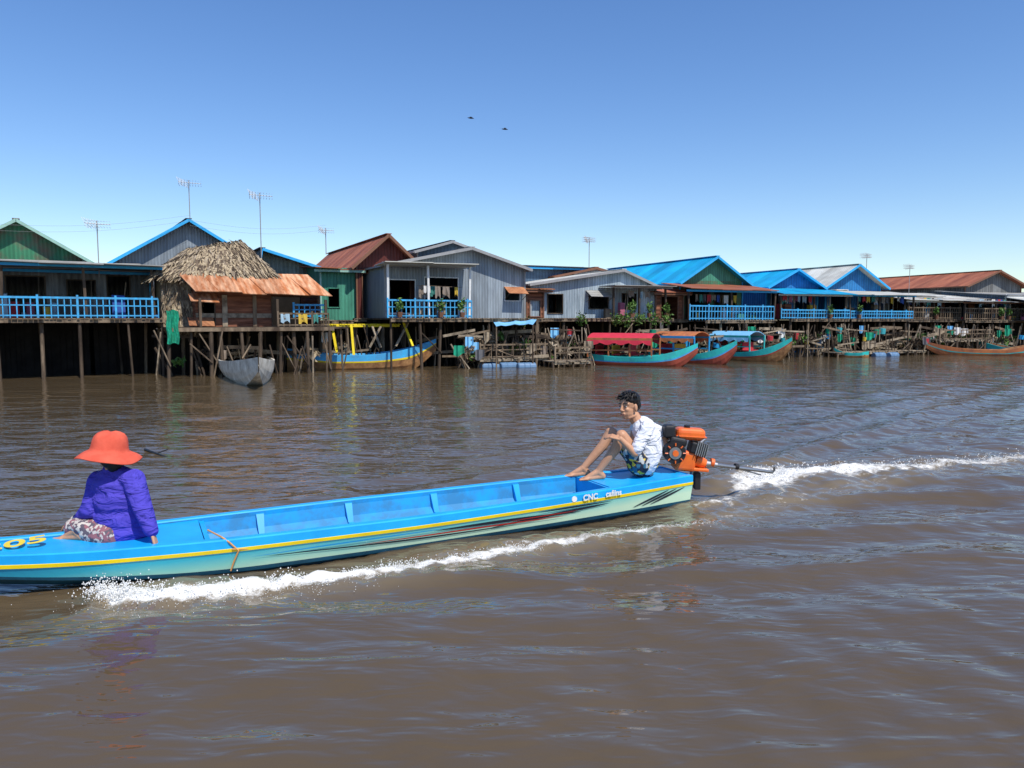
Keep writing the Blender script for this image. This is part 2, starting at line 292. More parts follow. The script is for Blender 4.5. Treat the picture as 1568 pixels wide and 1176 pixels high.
# ---------- thatched hut ----------
def thatched():
    fr=Fr(360,29.2,30); par=empty('thatched_hut',(fr.c.x,fr.c.y,0),fr.a); r=random.Random(5)
    xl,xr=fr.lx(300),fr.lx(490); zf=fr.z(500,0); zt=fr.z(452,0); w=xr-xl
    mb=MB(); wall_holes(mb,xl,xr,zf,zt+.1,0,[(xl+w*.03,xl+w*.14,zf+.15,zf+(zt-zf)*.75),(xl+w*.6,xl+w*.98,zf+.02,zt-.05)],W_board,W_wood)
    for x in(xl,xr): mb.face([(x,0,zf),(x,3,zf),(x,3,zt+.6),(x,0,zt+.1)],W_board)
    mb.box(xl,xl+w*.6,-.02,-.003,zf+(zt-zf)*.28,zf+(zt-zf)*.42,W_light)
    mb.box(xl+w*.2,xl+w*.24,-.06,-.023,zf,zt,W_light); mb.box(xl+w*.44,xl+w*.47,-.06,-.023,zf,zt,W_pole)
    mb.face([(xl,3,zf),(xr,3,zf),(xr,3,zt+.6),(xl,3,zt+.6)],W_dark_shade); mb.obj('board_walls',par)
    rf=MB(); n=6; zl=fr.z(447,xl); zh=fr.z(417,xl)+.1
    for i in range(n):
        a0=xl-.1+(w+.3)*i/n; a1=xl-.1+(w+.3)*(i+1)/n+.05; dz=r.uniform(-.03,.03)
        rf.slab([(a0,-.9+r.uniform(-.15,.1),zl-.02*i+dz+.008*i),(a1,-.9+r.uniform(-.1,.1),zl-.02*i+dz),(a1-.45,1.0,zh+dz),(a0-.45,1.0,zh+dz)],.03,R_rust)
    rf.slab([(xl-.25,-.75,zt-.25),(xl+.75,-.75,zt-.3),(xl+.75,-.05,zt+.05),(xl-.25,-.05,zt+.05)],.03,R_rust)
    rf.slab([(xl-.3,-.5,zf+.05),(xl+.6,-.5,zf+.02),(xl+.6,-.1,zf+.35),(xl-.3,-.1,zf+.35)],.03,R_rusty)
    rf.obj('tin_awning',par)
    th=MB(); y0,y1=.7,4.6; ym=2.4
    xa=fr.lx(236,1.5); xb=fr.lx(420,1.5); rx0=fr.lx(296,ym); rx1=fr.lx(372,ym)
    zr=fr.z(370,rx1,ym); zr0=fr.z(382,rx0,ym); zeL=fr.z(424,xa,1.2)
    A=[(xa,y0,zeL),(xb,y0,zeL+.15),(xb,y1,zeL+.1),(xa,y1,zeL)]; T=[(rx0,ym,zr0),(rx1,ym,zr)]
    th.face([A[0],A[1],T[1],T[0]],M_thatch); th.face([A[0],T[0],A[3]],M_thatch); th.face([A[1],A[2],T[1]],W_wood); th.face([A[2],A[3],T[0],T[1]],M_thatch)
    def straw(p,q,rr,s):
        d=(q-p); n=Vector((-.2,-.5,.8)).normalized()
        a=Vector((d.y,-d.x,0)); a=(a.normalized() if a.length>.01 else Vector((1,0,0)))*rr.uniform(.015,.06)
        d=d.normalized()*s; k=p+n*rr.uniform(.0,.14); e=k+d+Vector((rr.uniform(-.14,.14),0,rr.uniform(-.14,.04)))
        th.face([k-a,k+a,e+a*.4,e-a*.4],rr.choice([M_thatch,M_thatch,M_thatch,W_light,W_pole,W_wood]))
    V=Vector
    for _ in range(2000):
        s=r.random();t=r.random()**.8
        top=V(T[0]).lerp(V(T[1]),s); bot=V(A[0]).lerp(V(A[1]),s); straw(top.lerp(bot,t),bot,r,r.uniform(.2,.6))
    for _ in range(900):
        s=r.random();t=r.random()
        top=V(T[0]); bot=V(A[0]).lerp(V(A[3]),s); straw(top.lerp(bot,t),bot,r,r.uniform(.2,.6))
    for _ in range(400):
        s=r.random();t=r.random(); top=V(T[1]); bot=V(A[1]).lerp(V(A[2]),s); straw(top.lerp(bot,t),bot,r,r.uniform(.2,.5))
    for _ in range(160):
        s=r.random(); k=V(T[0]).lerp(V(T[1]),s); e=k+V((r.uniform(-.3,.3),r.uniform(-.35,-.1),r.uniform(-.2,.12))); th.face([k+V((-.03,0,.06)),k+V((.03,0,.06)),e+V((.01,0,0)),e],r.choice([M_thatch,W_light]))
    for _ in range(900):
        x=xa+.25+r.random()*(xl-xa+.1); y=.9+r.random()*.12; z=zf+r.random()*(zeL-zf+.1); a=r.uniform(.015,.04)
        th.face([(x-a,y,z),(x+a,y-.02,z),(x+a*.4+r.uniform(-.1,.1),y-.08,z-r.uniform(.2,.5)),(x-a*.4,y-.05,z-.3)],r.choice([M_thatch,W_light,W_pole]))
    th.box(xa+.25,xl,1.03,4,zf-.05,zeL,M_thatch)
    th.obj('thatch_roof',par)
    dk=MB(); dk.box(xa+.2,xr+.3,-.9,4,zf-.08,zf-.01,W_wood); dk.beam((xa+.2,-.93,zf-.1),(xr+.3,-.93,zf-.1),.06,.14,W_pole)
    dk.box(xr+.3,xr+.9,-.9,2,zf-.09,zf-.02,W_wood); dk.obj('deck',par)
    s=MB(); stilts(s,xa+.3,xr+.6,-.8,1.6,zf-.07,dx=.6,seed=9,brace=.5); s.box(xa,xr+.5,1.8,1.84,-.5,zf-.1,W_dark_shade)  # near-black sheet behind the stilts is painted shade under the hut
    for x in(xl+.05,xl+w*.6,xr): s.beam((x,-.85,zf),(x,-.85,zt-.15),.09,.09,W_wood)
    s.obj('stilts',par)
    rl=MB(); railing(rl,(xl+w*.6,-.9,0),(xr+.1,-.9,0),zf,W_pole,.5); railing(rl,(xl+w*.75,-.5,0),(xr+.1,-.5,0),zf+.35,T_rail,.5); rl.obj('railing',par)
    c=MB(); clothes(c,(xl+w*.6,-.93,zf+.5),(xr,-.93,zf+.5),r); c.obj('hanging_clothes',par)
    c=MB(); x=xa+.2
    for i in range(8):
        for j in range(10):
            def q(i,j): return (x+.05*i+.02*math.sin(j),-1.0+.06*math.sin(i*1.3+j*.4),zf+.6-.12*j-.03*math.sin(i))
            c.face([q(i,j),q(i+1,j),q(i+1,j+1),q(i,j+1)],M_net)
    c.obj('fishing_net',par)
thatched()
# ---------- walkways ----------
def walkway(name,u0,u1,Y,v,dep,m,seed,rail=None,a=26):
    fr=Fr((u0+u1)/2,Y,a); par=empty(name,(fr.c.x,fr.c.y,0),fr.a); x0,x1=fr.lx(u0),fr.lx(u1); z=fr.z(v,0); r=random.Random(seed)
    mb=MB(); x=x0
    while x<x1:
        w=r.uniform(.1,.18); mb.box(x,x+w-.015,r.uniform(-.12,.05),dep+r.uniform(-.1,.1),z-.04+r.uniform(-.01,.01),z,m); x+=w
    mb.beam((x0,.05,z-.09),(x1,.05,z-.09),.08,.09,m); mb.obj('planks',par)
    s=MB(); stilts(s,x0,x1,0,dep,z-.05,dx=.8,seed=seed); s.obj('posts',par)
    if rail:
        rl=MB(); railing(rl,(x0,0,0),(x1,0,0),z,rail,.6,.5); rl.obj('railing',par)
M_yel=plain('yellow_paint',(.85,.65,.02))
walkway('yellow_walkway',497,612,33.3,496,.6,M_yel,1)
walkway('wooden_jetty',735,850,33.6,548,1.5,W_light,2,W_pole); walkway('wooden_jetty',850,905,33.4,553,1.2,W_light,3,W_pole)
walkway('wooden_jetty',1285,1420,44,538,1.4,W_light,4); walkway('wooden_jetty',1440,1520,47,520,1.4,W_light,5,W_pole)
mb=MB()
for a,b in (((508,497,33.0),(516,540,32.6)),((538,497,33.0),(542,545,32.5)),((618,494,33.0),(632,530,32.5)),((625,494,33.0),(606,530,32.5)),((570,500,33),(583,532,32.6)),((583,500,33),(566,532,32.6))):
    mb.beam(P(*a),P(*b),.1,.05,M_yel if a[0]<620 and a[0]!=570 and a[0]!=583 else W_light)
mb.obj('painted_planks')
def clutter(name,u0,u1,Y0,Y1,n,seed,ztop=1.9):
    r=random.Random(seed); mb=MB()
    for _ in range(n):
        t=r.random(); g=P(u0+(u1-u0)*t,490,Y0+(Y1-Y0)*t+r.uniform(-.5,1.2)); k=r.random()
        if k<.6: mb.pole((g.x+r.uniform(-.5,.5),g.y,-.3),(g.x+r.uniform(-.5,.5),g.y+r.uniform(-.3,.3),r.uniform(.5,ztop)),r.uniform(.02,.05),r.choice([W_pole,W_wood,W_light,W_wood]),5)
        elif k<.78:
            z=r.uniform(.4,1.6); mb.beam((g.x-.7,g.y-.3,z+r.uniform(-.2,.2)),(g.x+.7,g.y+.1,z+r.uniform(-.2,.2)),.04,r.uniform(.05,.15),r.choice([W_pole,W_light,W_wood]))
        elif k<.9: leaves(mb,(g.x,g.y,r.uniform(.3,1.4)),(.3,.2,.25),25,r,r.choice([W_light,M_thatch,W_wood,M_leaf]),.15)
        elif k<.95:
            z=r.uniform(.6,1.5); m=r.choice([R_rusty,T_blue,M_net,CL[3],CL[0],B_t]); mb.pole((g.x,g.y-.4,z),(g.x+.02,g.y-.42,z+r.uniform(.2,.35)),r.uniform(.1,.2),m,10)
        else:
            z=r.uniform(.8,1.8); m=r.choice([W_light,M_tarp,CL[8],CL[1],M_net,CL[9]]); w=r.uniform(.12,.25)
            for i in range(5):
                f=lambda i:(g.x-w+2*w*i/5, g.y-.4+.05*math.sin(i*2)); a,b=f(i),f(i+1); mb.face([(*a,z),(*b,z),(b[0],b[1]-.05,z-.4-.08*math.sin(i+1)),(a[0],a[1]-.05,z-.4-.08*math.sin(i))],m)
    mb.obj(name)
B_t=plain('turquoise_plastic',(.05,.4,.45))
clutter('driftwood_poles',700,910,33,35.5,190,1); clutter('driftwood_poles',1130,1560,40.5,49.5,420,2); clutter('driftwood_poles',240,480,28.2,30.5,40,3); clutter('driftwood_poles',500,700,32.6,34.6,30,4)
clutter('driftwood_poles',910,1130,36.5,40,90,6)
mb=MB(); r=random.Random(3)
for u in(945,962,980,1000,1020,1150,890,800):
    g=P(u,488,37 if u<1100 else 42); leaves(mb,g,(.4,.3,.4),90,r)
mb.obj('waterside_shrubs')
# tarpaulin roof by the jetty
mb=MB(); a=[P(755,492,34),P(822,489,34.6),P(816,497,33.2),P(760,500,32.8)]
for i in range(8):
    for j in range(4):
        def q(i,j): return a[0].lerp(a[1],i/8).lerp(a[3].lerp(a[2],i/8),j/4)+Vector((0,0,-.12*math.sin(math.pi*i/8)*math.sin(math.pi*j/4+.3)+.03*math.sin(i*2)))
        mb.face([q(i,j),q(i+1,j),q(i+1,j+1),q(i,j+1)],M_tarp)
for k in a: mb.pole((k.x,k.y,-.3),(k.x,k.y,k.z),.035,W_pole)
mb.obj('tarpaulin_shelter')
M_barrel=plain('blue_plastic',(.12,.22,.36),.45)
for i,(u,Y) in enumerate([(750,33.2),(778,33.4),(806,33.2),(1345,43.6),(1366,43.8)]):
    g=P(u,560,Y); mb=MB(); d=Vector((.9,.43+.15*math.sin(i*2),0)).normalized()
    pr=[(-.42,.17),(-.38,.2),(-.15,.2),(-.13,.215),(-.1,.2),(.1,.2),(.13,.215),(.15,.2),(.38,.2),(.42,.17)]
    for (a,ra),(b,rb) in zip(pr,pr[1:]): mb.pole(d*a,d*b,ra,M_barrel,14,rb)
    mb.obj('floating_barrel',loc=(g.x,g.y,.03))
# ---------- antennas ----------
def antenna(u,vt,vb,Y,sp=.75):
    t=P(u,vt,Y); b=P(u,vb,Y); par=empty('tv_antenna',(b.x,b.y,b.z)); h=t.z-b.z; m=MB(); m.pole((0,0,-.6),(0,0,h),.022,T_grey,6); m.obj('mast',par)
    m=MB(); z=h-.12; m.pole((-.5*sp,-.3,z),(.6*sp,.3,z),.014,T_white,5)
    for i in range(9):
        s=-.5*sp+i*.14*sp; hw_=.36-.03*i
        for dz in (-.1,0,.1): m.pole((s+hw_*.35,s*.6-hw_,z+dz),(s-hw_*.35,s*.6+hw_,z+dz*1.2),.009,T_white,4)
    for k in range(7): m.pole((-.5*sp+.2,-.5+k*.15,z-.2),(-.5*sp,-.5+k*.15,z+.2),.008,T_white,4)
    m.obj('elements',par)
for a in [(291,276,338,36.5),(400,295,384,34),(151,338,400,29,.6),(499,349,372,40,.6),(902,364,408,46,.6),(1327,389,404,52,.6),(1392,406,440,56,.6)]: antenna(*a)
mb=MB()
for (a,b) in (((-60,350,30),(290,338,36)),((290,345,36),(500,352,40))):
    p=P(*a);q=P(*b)
    for off in(0,.25):
        pts=[p.lerp(q,t/12)+Vector((0,0,off-.3*math.sin(math.pi*t/12))) for t in range(13)]
        for i in range(12): mb.pole(pts[i],pts[i+1],.004,T_grey,4)
mb.obj('overhead_cable')
for u,v in((721,181),(773,198)):
    mb=MB(); s=.22
    body=[(-.5,0,0,.01),(-.3,0,0,.07),(0,0,.02,.1),(.3,0,.02,.06),(.45,0,.02,.02)]
    for a,b in zip(body,body[1:]): mb.pole(Vector(a[:3])*s,Vector(b[:3])*s,a[3]*s,M_black,8,b[3]*s)
    for sg in(-1,1):
        mb.face([(.15*s,0,.04*s),(-.15*s,0,.04*s),(-.1*s,sg*.5*s,.18*s),(.2*s,sg*.5*s,.18*s)],M_black); mb.face([(.2*s,sg*.5*s,.18*s),(-.1*s,sg*.5*s,.18*s),(-.1*s,sg*s,.05*s)],M_black)
    mb.face([(-.4*s,0,0),(-.7*s,.12*s,0),(-.7*s,-.12*s,0)],M_black)
    o=mb.obj('bird',loc=P(u,v,24)); o.rotation_euler=(.3,.1,R.uniform(0,.6))
# ---------- boats ----------
def interp(t,tab):
    for (a,b),(c,d) in zip(tab,tab[1:]):
        if t<=c:
            k=(t-a)/(c-a) if c>a else 0; k=max(0,min(1,k)); return b+(d-b)*k
    return tab[-1][1]
def smooth_tab(t,tab): return sum(interp(t+o,tab) for o in(-.3,-.15,0,.15,.3))/5
def loft(mb,secs,mats):
    for A,B in zip(secs,secs[1:]):
        for i in range(len(A)-1):
            for sg in(1,-1):
                q=[(A[i][0],sg*A[i][1],A[i][2]),(B[i][0],sg*B[i][1],B[i][2]),(B[i+1][0],sg*B[i+1][1],B[i+1][2]),(A[i+1][0],sg*A[i+1][1],A[i+1][2])]
                mb.face(q,mats[i])
def moored(name,u0,v0,u1,v1,hw,fb,bow,mo,ms,mt,mi,stern=.1,canopy=None,band=(.45,.36)):
    a=G(u0,v0); b=G(u1,v1)
    d=b-a; L=d.length; par=empty(name,(a.x,a.y,0),math.atan2(d.y,d.x)); mb=MB(); secs=[]; n=28
    for i in range(n+1):
        t=i/n; w=hw*max(.02,(min(1,.6+t*2.2))*(1-max(0,(t-.55)/.45)**1.8)); zs=fb+bow*max(0,(t-.45)/.55)**2.2+stern*max(0,.3-t)/.3
        zk=-.2+(bow+fb)*.75*max(0,(t-.78)/.22)**1.6; x=t*L; Hh=zs-zk
        zc=zk+Hh*.3
        secs.append([(x,0,zk),(x,w*.55,zk+.03),(x,w*.82,zc),(x,w*.94,zs-Hh*band[0]),(x,w*.96,zs-Hh*band[1]),(x,w*1.0,zs-.03),(x,w,zs),(x,max(w-.06,w*.3),zs),(x,max(w-.1,w*.25),zs-.2 if zs-.2>zk+.15 else zk+.15),(x,w*.3,max(.08,zk+.12)),(x,0,max(.08,zk+.12))])
    loft(mb,secs,[mo,mo,mo,ms,mt,mt,mt,mi,mi,mi])
    s=secs[0]; mb.face([(p[0],p[1],p[2]) for p in s[:7]]+[(p[0],-p[1],p[2]) for p in s[6:0:-1]],mo); mb.obj('hull',par)
    m=MB()
    for t in(.15,.35,.55,.72): x=t*L; w=hw*.85*(1 if t<.6 else .75); m.box(x-.1,x+.1,-w,w,fb-.12,fb-.08,mi)
    m.obj('thwarts',par)
    if canopy:
        t0,t1,hh,cm,pm=canopy; c=MB(); k=8
        x0,x1=t0*L,t1*L
        for i in range(k):
            y0=-hw*1.05+2.1*hw*i/k; y1=-hw*1.05+2.1*hw*(i+1)/k; z=lambda y: fb+hh+.22*(1-(y/(hw*1.05))**2)
            c.slab([(x0,y0,z(y0)),(x1,y0,z(y0)),(x1,y1,z(y1)),(x0,y1,z(y1))],.03,cm)
        nn=max(2,int((x1-x0)/1.0))
        for i in range(nn+1):
            x=x0+(x1-x0)*i/nn
            for sg in(-1,1): c.beam((x,sg*hw*.92,fb-.05),(x,sg*hw*.98,fb+hh),.06,.06,pm)
        for sg in(-1,1):
            c.beam((x0,sg*hw*1.06,fb+hh-.05),(x1,sg*hw*1.06,fb+hh-.05),.03,.12,pm)
            K=24
            for i in range(K):
                xa=x0+(x1-x0)*i/K; xb=x0+(x1-x0)*(i+1)/K; da=.1+.12*abs(math.sin(i*.6)); db=.1+.12*abs(math.sin((i+1)*.6))
                c.face([(xa,sg*(hw*1.06+.02),fb+hh-.1),(xb,sg*(hw*1.06+.02),fb+hh-.1),(xb,sg*(hw*1.06+.05),fb+hh-.1-db),(xa,sg*(hw*1.06+.05),fb+hh-.1-da)],cm)
            c.beam((x0,sg*hw*.95,fb+.28),(x1,sg*hw*.95,fb+.28),.04,.06,pm)
        for i in range(int((x1-x0)/.8)):
            x=x0+.3+i*.8; c.box(x,x+.4,-hw*.7,hw*.7,fb+.05,fb+.1,CL[0]); c.box(x,x+.05,-hw*.7,hw*.7,fb+.1,fb+.5,CL[3] if i%2 else CL[0])
        c.obj('canopy',par)
B_grey=mat('weathered_hull',(.85,.8,.68),.9,(.45,.4,.32),scale=3); B_blue=mat('blue_hull_paint',(.05,.45,.85),.5,(.08,.28,.5),scale=2); B_red=mat('red_hull_paint',(.5,.1,.06),.5,(.25,.06,.04),scale=2)
B_teal=mat('teal_hull_paint',(.03,.58,.52),.5,(.04,.35,.36),scale=2); B_wood=mat('varnished_hull',(.5,.27,.11),.5,(.2,.09,.04),scale=3); B_or=mat('orange_hull_paint',(.6,.2,.06),.6,(.3,.11,.06),scale=3)
moored('grey_rowing_boat',362,556,397,598,1.0,.6,.4,B_grey,B_grey,B_grey,B_grey,stern=.5)
moored('blue_yellow_fishing_boat',440,566,668,562,.75,.62,.65,B_wood,M_yel,B_blue,B_blue,stern=.3,band=(.42,.34))
CT_red=plain('red_canopy_cloth',(.6,.03,.06),.8)
moored('canopy_tour_boat',905,557,1068,561,.9,.42,.65,B_red,B_blue,B_teal,B_teal,canopy=(.02,.62,.85,CT_red,B_or))
moored('teal_red_boat',1000,553,1128,559,.7,.42,.75,B_red,B_blue,B_teal,B_or,canopy=(.1,.6,.9,B_or,T_blue))
moored('wooden_tour_boat',1085,549,1212,555,.7,.45,.8,B_wood,B_red,B_teal,B_wood,canopy=(.1,.6,.85,M_tarp,B_teal))
moored('small_sampan',1205,541,1262,543,.45,.25,.35,B_grey,B_grey,B_blue,B_wood)
moored('orange_long_boat',1590,545,1418,543,.6,.35,.45,B_or,B_teal,B_or,B_wood,stern=.4)
moored('orange_long_boat',1500,540,1650,545,.6,.4,.5,B_red,B_blue,B_teal,B_wood,stern=.4)
moored('small_sampan',1330,547,1275,546,.45,.25,.3,B_wood,B_wood,B_teal,B_wood)
moored('small_sampan',240,556,322,570,.45,.2,.2,W_dark_shade,W_dark_shade,W_wood,W_dark_shade)
# ---------- ground ----------
bank=[(-400,-190),(-60,4),(-17,28.5),(-12.96,31),(-2.45,37),(15.05,45),(32.9,52),(80,66),(900,330)]
gm=mat('mud',(.08,.06,.04),.95,(.04,.03,.022),scale=.6)
mb=MB()
for (a,b),(c,d) in zip(bank,bank[1:]):
    for (o0,z0),(o1,z1) in (((0,-.5),(6,.9)),((6,.9),(14,1.2)),((14,1.2),(3500,1.2))):
        n=(-.4,.92); mb.face([(a+n[0]*o0,b+n[1]*o0,z0),(c+n[0]*o0,d+n[1]*o0,z0),(c+n[0]*o1,d+n[1]*o1,z1),(a+n[0]*o1,b+n[1]*o1,z1)],gm)
mb.obj('ground')
# ---------- MAIN BOAT ----------
C0=Vector((1.91,8.68,0)); ANG=math.atan2(-.448,-.894)
par=empty('longtail_boat',C0,ANG)
HW=[(0,.32),(1,.42),(2,.485),(3.5,.53),(5,.48),(5.7,.41),(6.4,.31),(7.2,.17),(8.3,.02)]
ZS=[(0,.35),(1,.335),(3,.31),(5,.305),(6.2,.32),(7,.38),(8.3,.62)]
ZC=[(0,.02),(5.0,.0),(5.6,.03),(6.5,.13),(7,.22),(8.3,.58)]
ZK=[(0,-.12),(4.8,-.14),(5.6,-.06),(6.5,.05),(7,.14),(8.3,.54)]
hw=lambda s:smooth_tab(s,HW) if s>.3 else interp(s,HW)
zs=lambda s:smooth_tab(s,ZS); zc=lambda s:smooth_tab(s,ZC); zk=lambda s:smooth_tab(s,ZK)
M_bb=mat('boat_blue_paint',(.01,.4,.84),.35,(.005,.3,.68),scale=2.5,spec=.5); M_by=plain('boat_yellow_paint',(.9,.66,.01),.35); M_bk=plain('boat_black_paint',(.02,.03,.05),.4); M_brd=plain('boat_red_paint',(.55,.04,.03),.4); M_bw=plain('boat_white_paint',(.8,.8,.78),.5)
m=bpy.data.materials.new('boat_fade_paint'); m.use_nodes=True; N=m.node_tree.nodes; L=m.node_tree.links; b=N['Principled BSDF']; b.inputs['Roughness'].default_value=.3
tc=N.new('ShaderNodeTexCoord'); sp=N.new('ShaderNodeSeparateXYZ'); L.new(tc.outputs['Object'],sp.inputs[0])
nz=N.new('ShaderNodeTexNoise'); nz.inputs['Scale'].default_value=1.5; L.new(tc.outputs['Object'],nz.inputs[0])
a1=N.new('ShaderNodeMath'); a1.operation='MULTIPLY_ADD'; a1.inputs[1].default_value=-2.6; a1.inputs[2].default_value=.78; L.new(sp.outputs['Z'],a1.inputs[0])
a2=N.new('ShaderNodeMath'); a2.operation='MULTIPLY_ADD'; a2.inputs[1].default_value=-.075; L.new(sp.outputs['X'],a2.inputs[0]); L.new(a1.outputs[0],a2.inputs[2])
a3=N.new('ShaderNodeMath'); a3.operation='MULTIPLY_ADD'; a3.inputs[1].default_value=.25; L.new(nz.outputs['Fac'],a3.inputs[0]); L.new(a2.outputs[0],a3.inputs[2])
a4=N.new('ShaderNodeMath'); a4.operation='ADD'; a4.inputs[1].default_value=.22; L.new(a3.outputs[0],a4.inputs[0])
cr=N.new('ShaderNodeValToRGB'); e=cr.color_ramp.elements; e[0].position=.02; e[0].color=(.02,.36,.58,1); e[1].position=.75; e[1].color=(.62,.85,.62,1); k=e.new(.28); k.color=(.05,.52,.66,1); k=e.new(.5); k.color=(.27,.7,.62,1)
L.new(a4.outputs[0],cr.inputs[0]); L.new(cr.outputs[0],b.inputs['Base Color']); M_fade=m
M_bdk=mat('boat_bottom_paint',(.02,.12,.2),.4,(.01,.06,.1),scale=3)
secs=[]; n=90
for i in range(n+1):
    s=8.3*i/n; w=hw(s); Z=zs(s); c=zc(s); kk=zk(s)
    y0=max(w-.085,w*.25); fl=max(.07,kk+.1); c1=c+(Z-c)*.12
    secs.append([(s,0,kk),(s,w*.5,kk+.015),(s,w*.84,c),(s,w*.87,c1),(s,w*.985,Z-.11),(s,w*.99+.004,Z-.108),(s,w+.004,Z-.08),(s,w,Z-.078),(s,w,Z-.01),(s,w-.012 if w>.03 else w*.6,Z),(s,y0+.01 if w>.1 else w*.4,Z),(s,y0,Z-.01),(s,y0-.0,Z-.05),(s,max(y0-.03,w*.2),fl+.08),(s,w*.6 if w>.1 else w*.2,fl),(s,0,fl)])
M_bin=mat('boat_interior_paint',(.01,.3,.66),.5,(.03,.2,.4),scale=3,lo=.42,hi=.6)
mb=MB(); loft(mb,secs,[M_bdk,M_bdk,M_bdk,M_fade,M_by,M_by,M_by,M_bb,M_bb,M_bb,M_bb,M_bin,M_bin,M_bin,M_bin])
s=secs[0]; mb.face([p for p in s[:10]]+[(p[0],-p[1],p[2]) for p in s[9:0:-1]],M_bb); mb.obj('hull',par)
mb=MB()
def deck(s0,s1,n,dz,m):
    for i in range(n):
        a=s0+(s1-s0)*i/n; b=s0+(s1-s0)*(i+1)/n; ya=max(hw(a)-.095,.01); yb=max(hw(b)-.095,.01)
        mb.hexa([(a,-ya,zs(a)+dz-.03),(b,-yb,zs(b)+dz-.03),(b,yb,zs(b)+dz-.03),(a,ya,zs(a)+dz-.03)],[(a,-ya,zs(a)+dz),(b,-yb,zs(b)+dz),(b,yb,zs(b)+dz),(a,ya,zs(a)+dz)],m)
deck(.0,1.12,6,-.012,M_bb); deck(5.15,8.2,18,-.02,M_bb)
mb.hexa([(1.125,-.33,.05),(1.15,-.33,.05),(1.15,.33,.05),(1.125,.33,.05)],[(1.125,-.33,zs(1.1)-.02),(1.15,-.33,zs(1.1)-.02),(1.15,.33,zs(1.1)-.02),(1.125,.33,zs(1.1)-.02)],M_bb)
mb.box(5.1,5.14,-.36,.36,.06,zs(5.1)-.03,M_bb)
for s0 in(1.9,2.85,3.75,4.6):
    w=hw(s0); z=zs(s0)
    for sg in(-1,1):
        mb.hexa([(s0-.02,sg*(w-.1),.1),(s0+.03,sg*(w-.1),.1),(s0+.03,sg*(w-.2),.1),(s0-.02,sg*(w-.2),.1)],[(s0-.03,sg*(w-.08),z-.03),(s0+.04,sg*(w-.08),z-.03),(s0+.04,sg*(w-.11),z-.03),(s0-.03,sg*(w-.11),z-.03)],M_bb)
    mb.box(s0-.02,s0+.03,-(w-.2),w-.2,.075,.11,M_bb)
mb.obj('decks_and_ribs',par)
mb=MB()
def side(s,t,o=.005):
    w=hw(s); c=zc(s); Z=zs(s); c1=c+(Z-c)*.12; y=w*.87+(w*.985-w*.87)*t; return (s,y+o,c1+(Z-.11-c1)*t)
def swoosh(s0,t0,s1,t1,th,m,curve=0,o=.005,sg=1):
    K=18
    for i in range(K):
        q=[]
        for kx in(i/K,(i+1)/K):
            tt=t0+(t1-t0)*kx+curve*math.sin(math.pi*kx); h=th*(math.sin(math.pi*min(1,kx))**.7+.02)
            q.append((s0+(s1-s0)*kx,tt,h))
        A=[side(q[0][0],q[0][1]-q[0][2],o),side(q[1][0],q[1][1]-q[1][2],o),side(q[1][0],q[1][1]+q[1][2],o),side(q[0][0],q[0][1]+q[0][2],o)]
        if sg<0: A=[(p[0],-p[1],p[2]) for p in A]
        mb.face(A,m)
for sg in(1,-1):
    swoosh(1.55,.5,3.2,.72,.1,M_bk,.06,sg=sg); swoosh(1.7,.38,3.9,.5,.05,M_brd,.05,.009,sg); swoosh(1.2,.75,2.6,.35,.09,M_bk,.05,.007,sg); swoosh(2.3,.3,4.7,.55,.05,M_bk,-.05,.006,sg)
    swoosh(1.15,.88,2.1,.9,.05,M_bk,.0,.008,sg); swoosh(3.0,.8,4.8,.6,.04,M_bb,.05,.008,sg); swoosh(1.6,.62,2.4,.62,.03,M_brd,0,.011,sg)
    for o in(0,.12,.24): swoosh(.12+o,.95,.62+o,.15,.07,M_bk,.0,sg=sg)
mb.obj('painted_swooshes',par)
def lettering(body,size,loc,rot,m,name,ex=.001,bold=.0015):
    c=bpy.data.curves.new(name,'FONT'); c.body=body; c.size=size; c.extrude=ex; c.offset=bold; c.materials.append(m); o=bpy.data.objects.new(name,c); sc.collection.objects.link(o); o.parent=par; o.location=loc; o.rotation_euler=rot
tilt=math.radians(90)
def place_text(body,size,s,z,name,m,dy=.01):
    w=hw(s); sl=(hw(s-.3)-hw(s+.3))/.6
    lettering(body,size,(s,w+dy,z),(tilt,0,math.pi+math.atan(-sl)),m,name,.001,.0025)
place_text('CNC',.085,1.56,zs(1.5)-.072,'lettering',M_bw,.02); place_text('cafiins',.085,1.27,zs(1.2)-.07,'lettering_2',M_bw,.02)
lettering('205',.3,(6.72,.1,zs(6.6)-.012),(0,-.05,math.pi+.1),M_by,'bow_number',.001,.006)
mb=MB(); mb.pole((1.66,hw(1.66)-.01,zs(1.6)-.045),(1.66,hw(1.66)+.008,zs(1.6)-.045),.03,M_bw,18); mb.obj('round_logo',par)
mb=MB(); M_rope=plain('orange_rope',(.7,.35,.12),.9); s0=5.0
pts=[(s0+.1,hw(s0)-.4,.3),(s0+.02,hw(s0)-.05,zs(s0)+.012),(s0-.03,hw(s0)+.012,zs(s0)-.02),(s0-.1,hw(s0)+.014,zs(s0)-.1),(s0-.06,hw(s0)-.02,.1),(s0-.04,hw(s0)-.04,.03)]
for a,b_ in zip(pts,pts[1:]): mb.pole(a,b_,.007,M_rope,6)
mb.pole((s0-.25,hw(s0)-.0,zs(s0)-.11),(s0-.05,hw(s0)+.016,zs(s0)-.08),.006,M_rope,6)
mb.obj('mooring_rope',par)
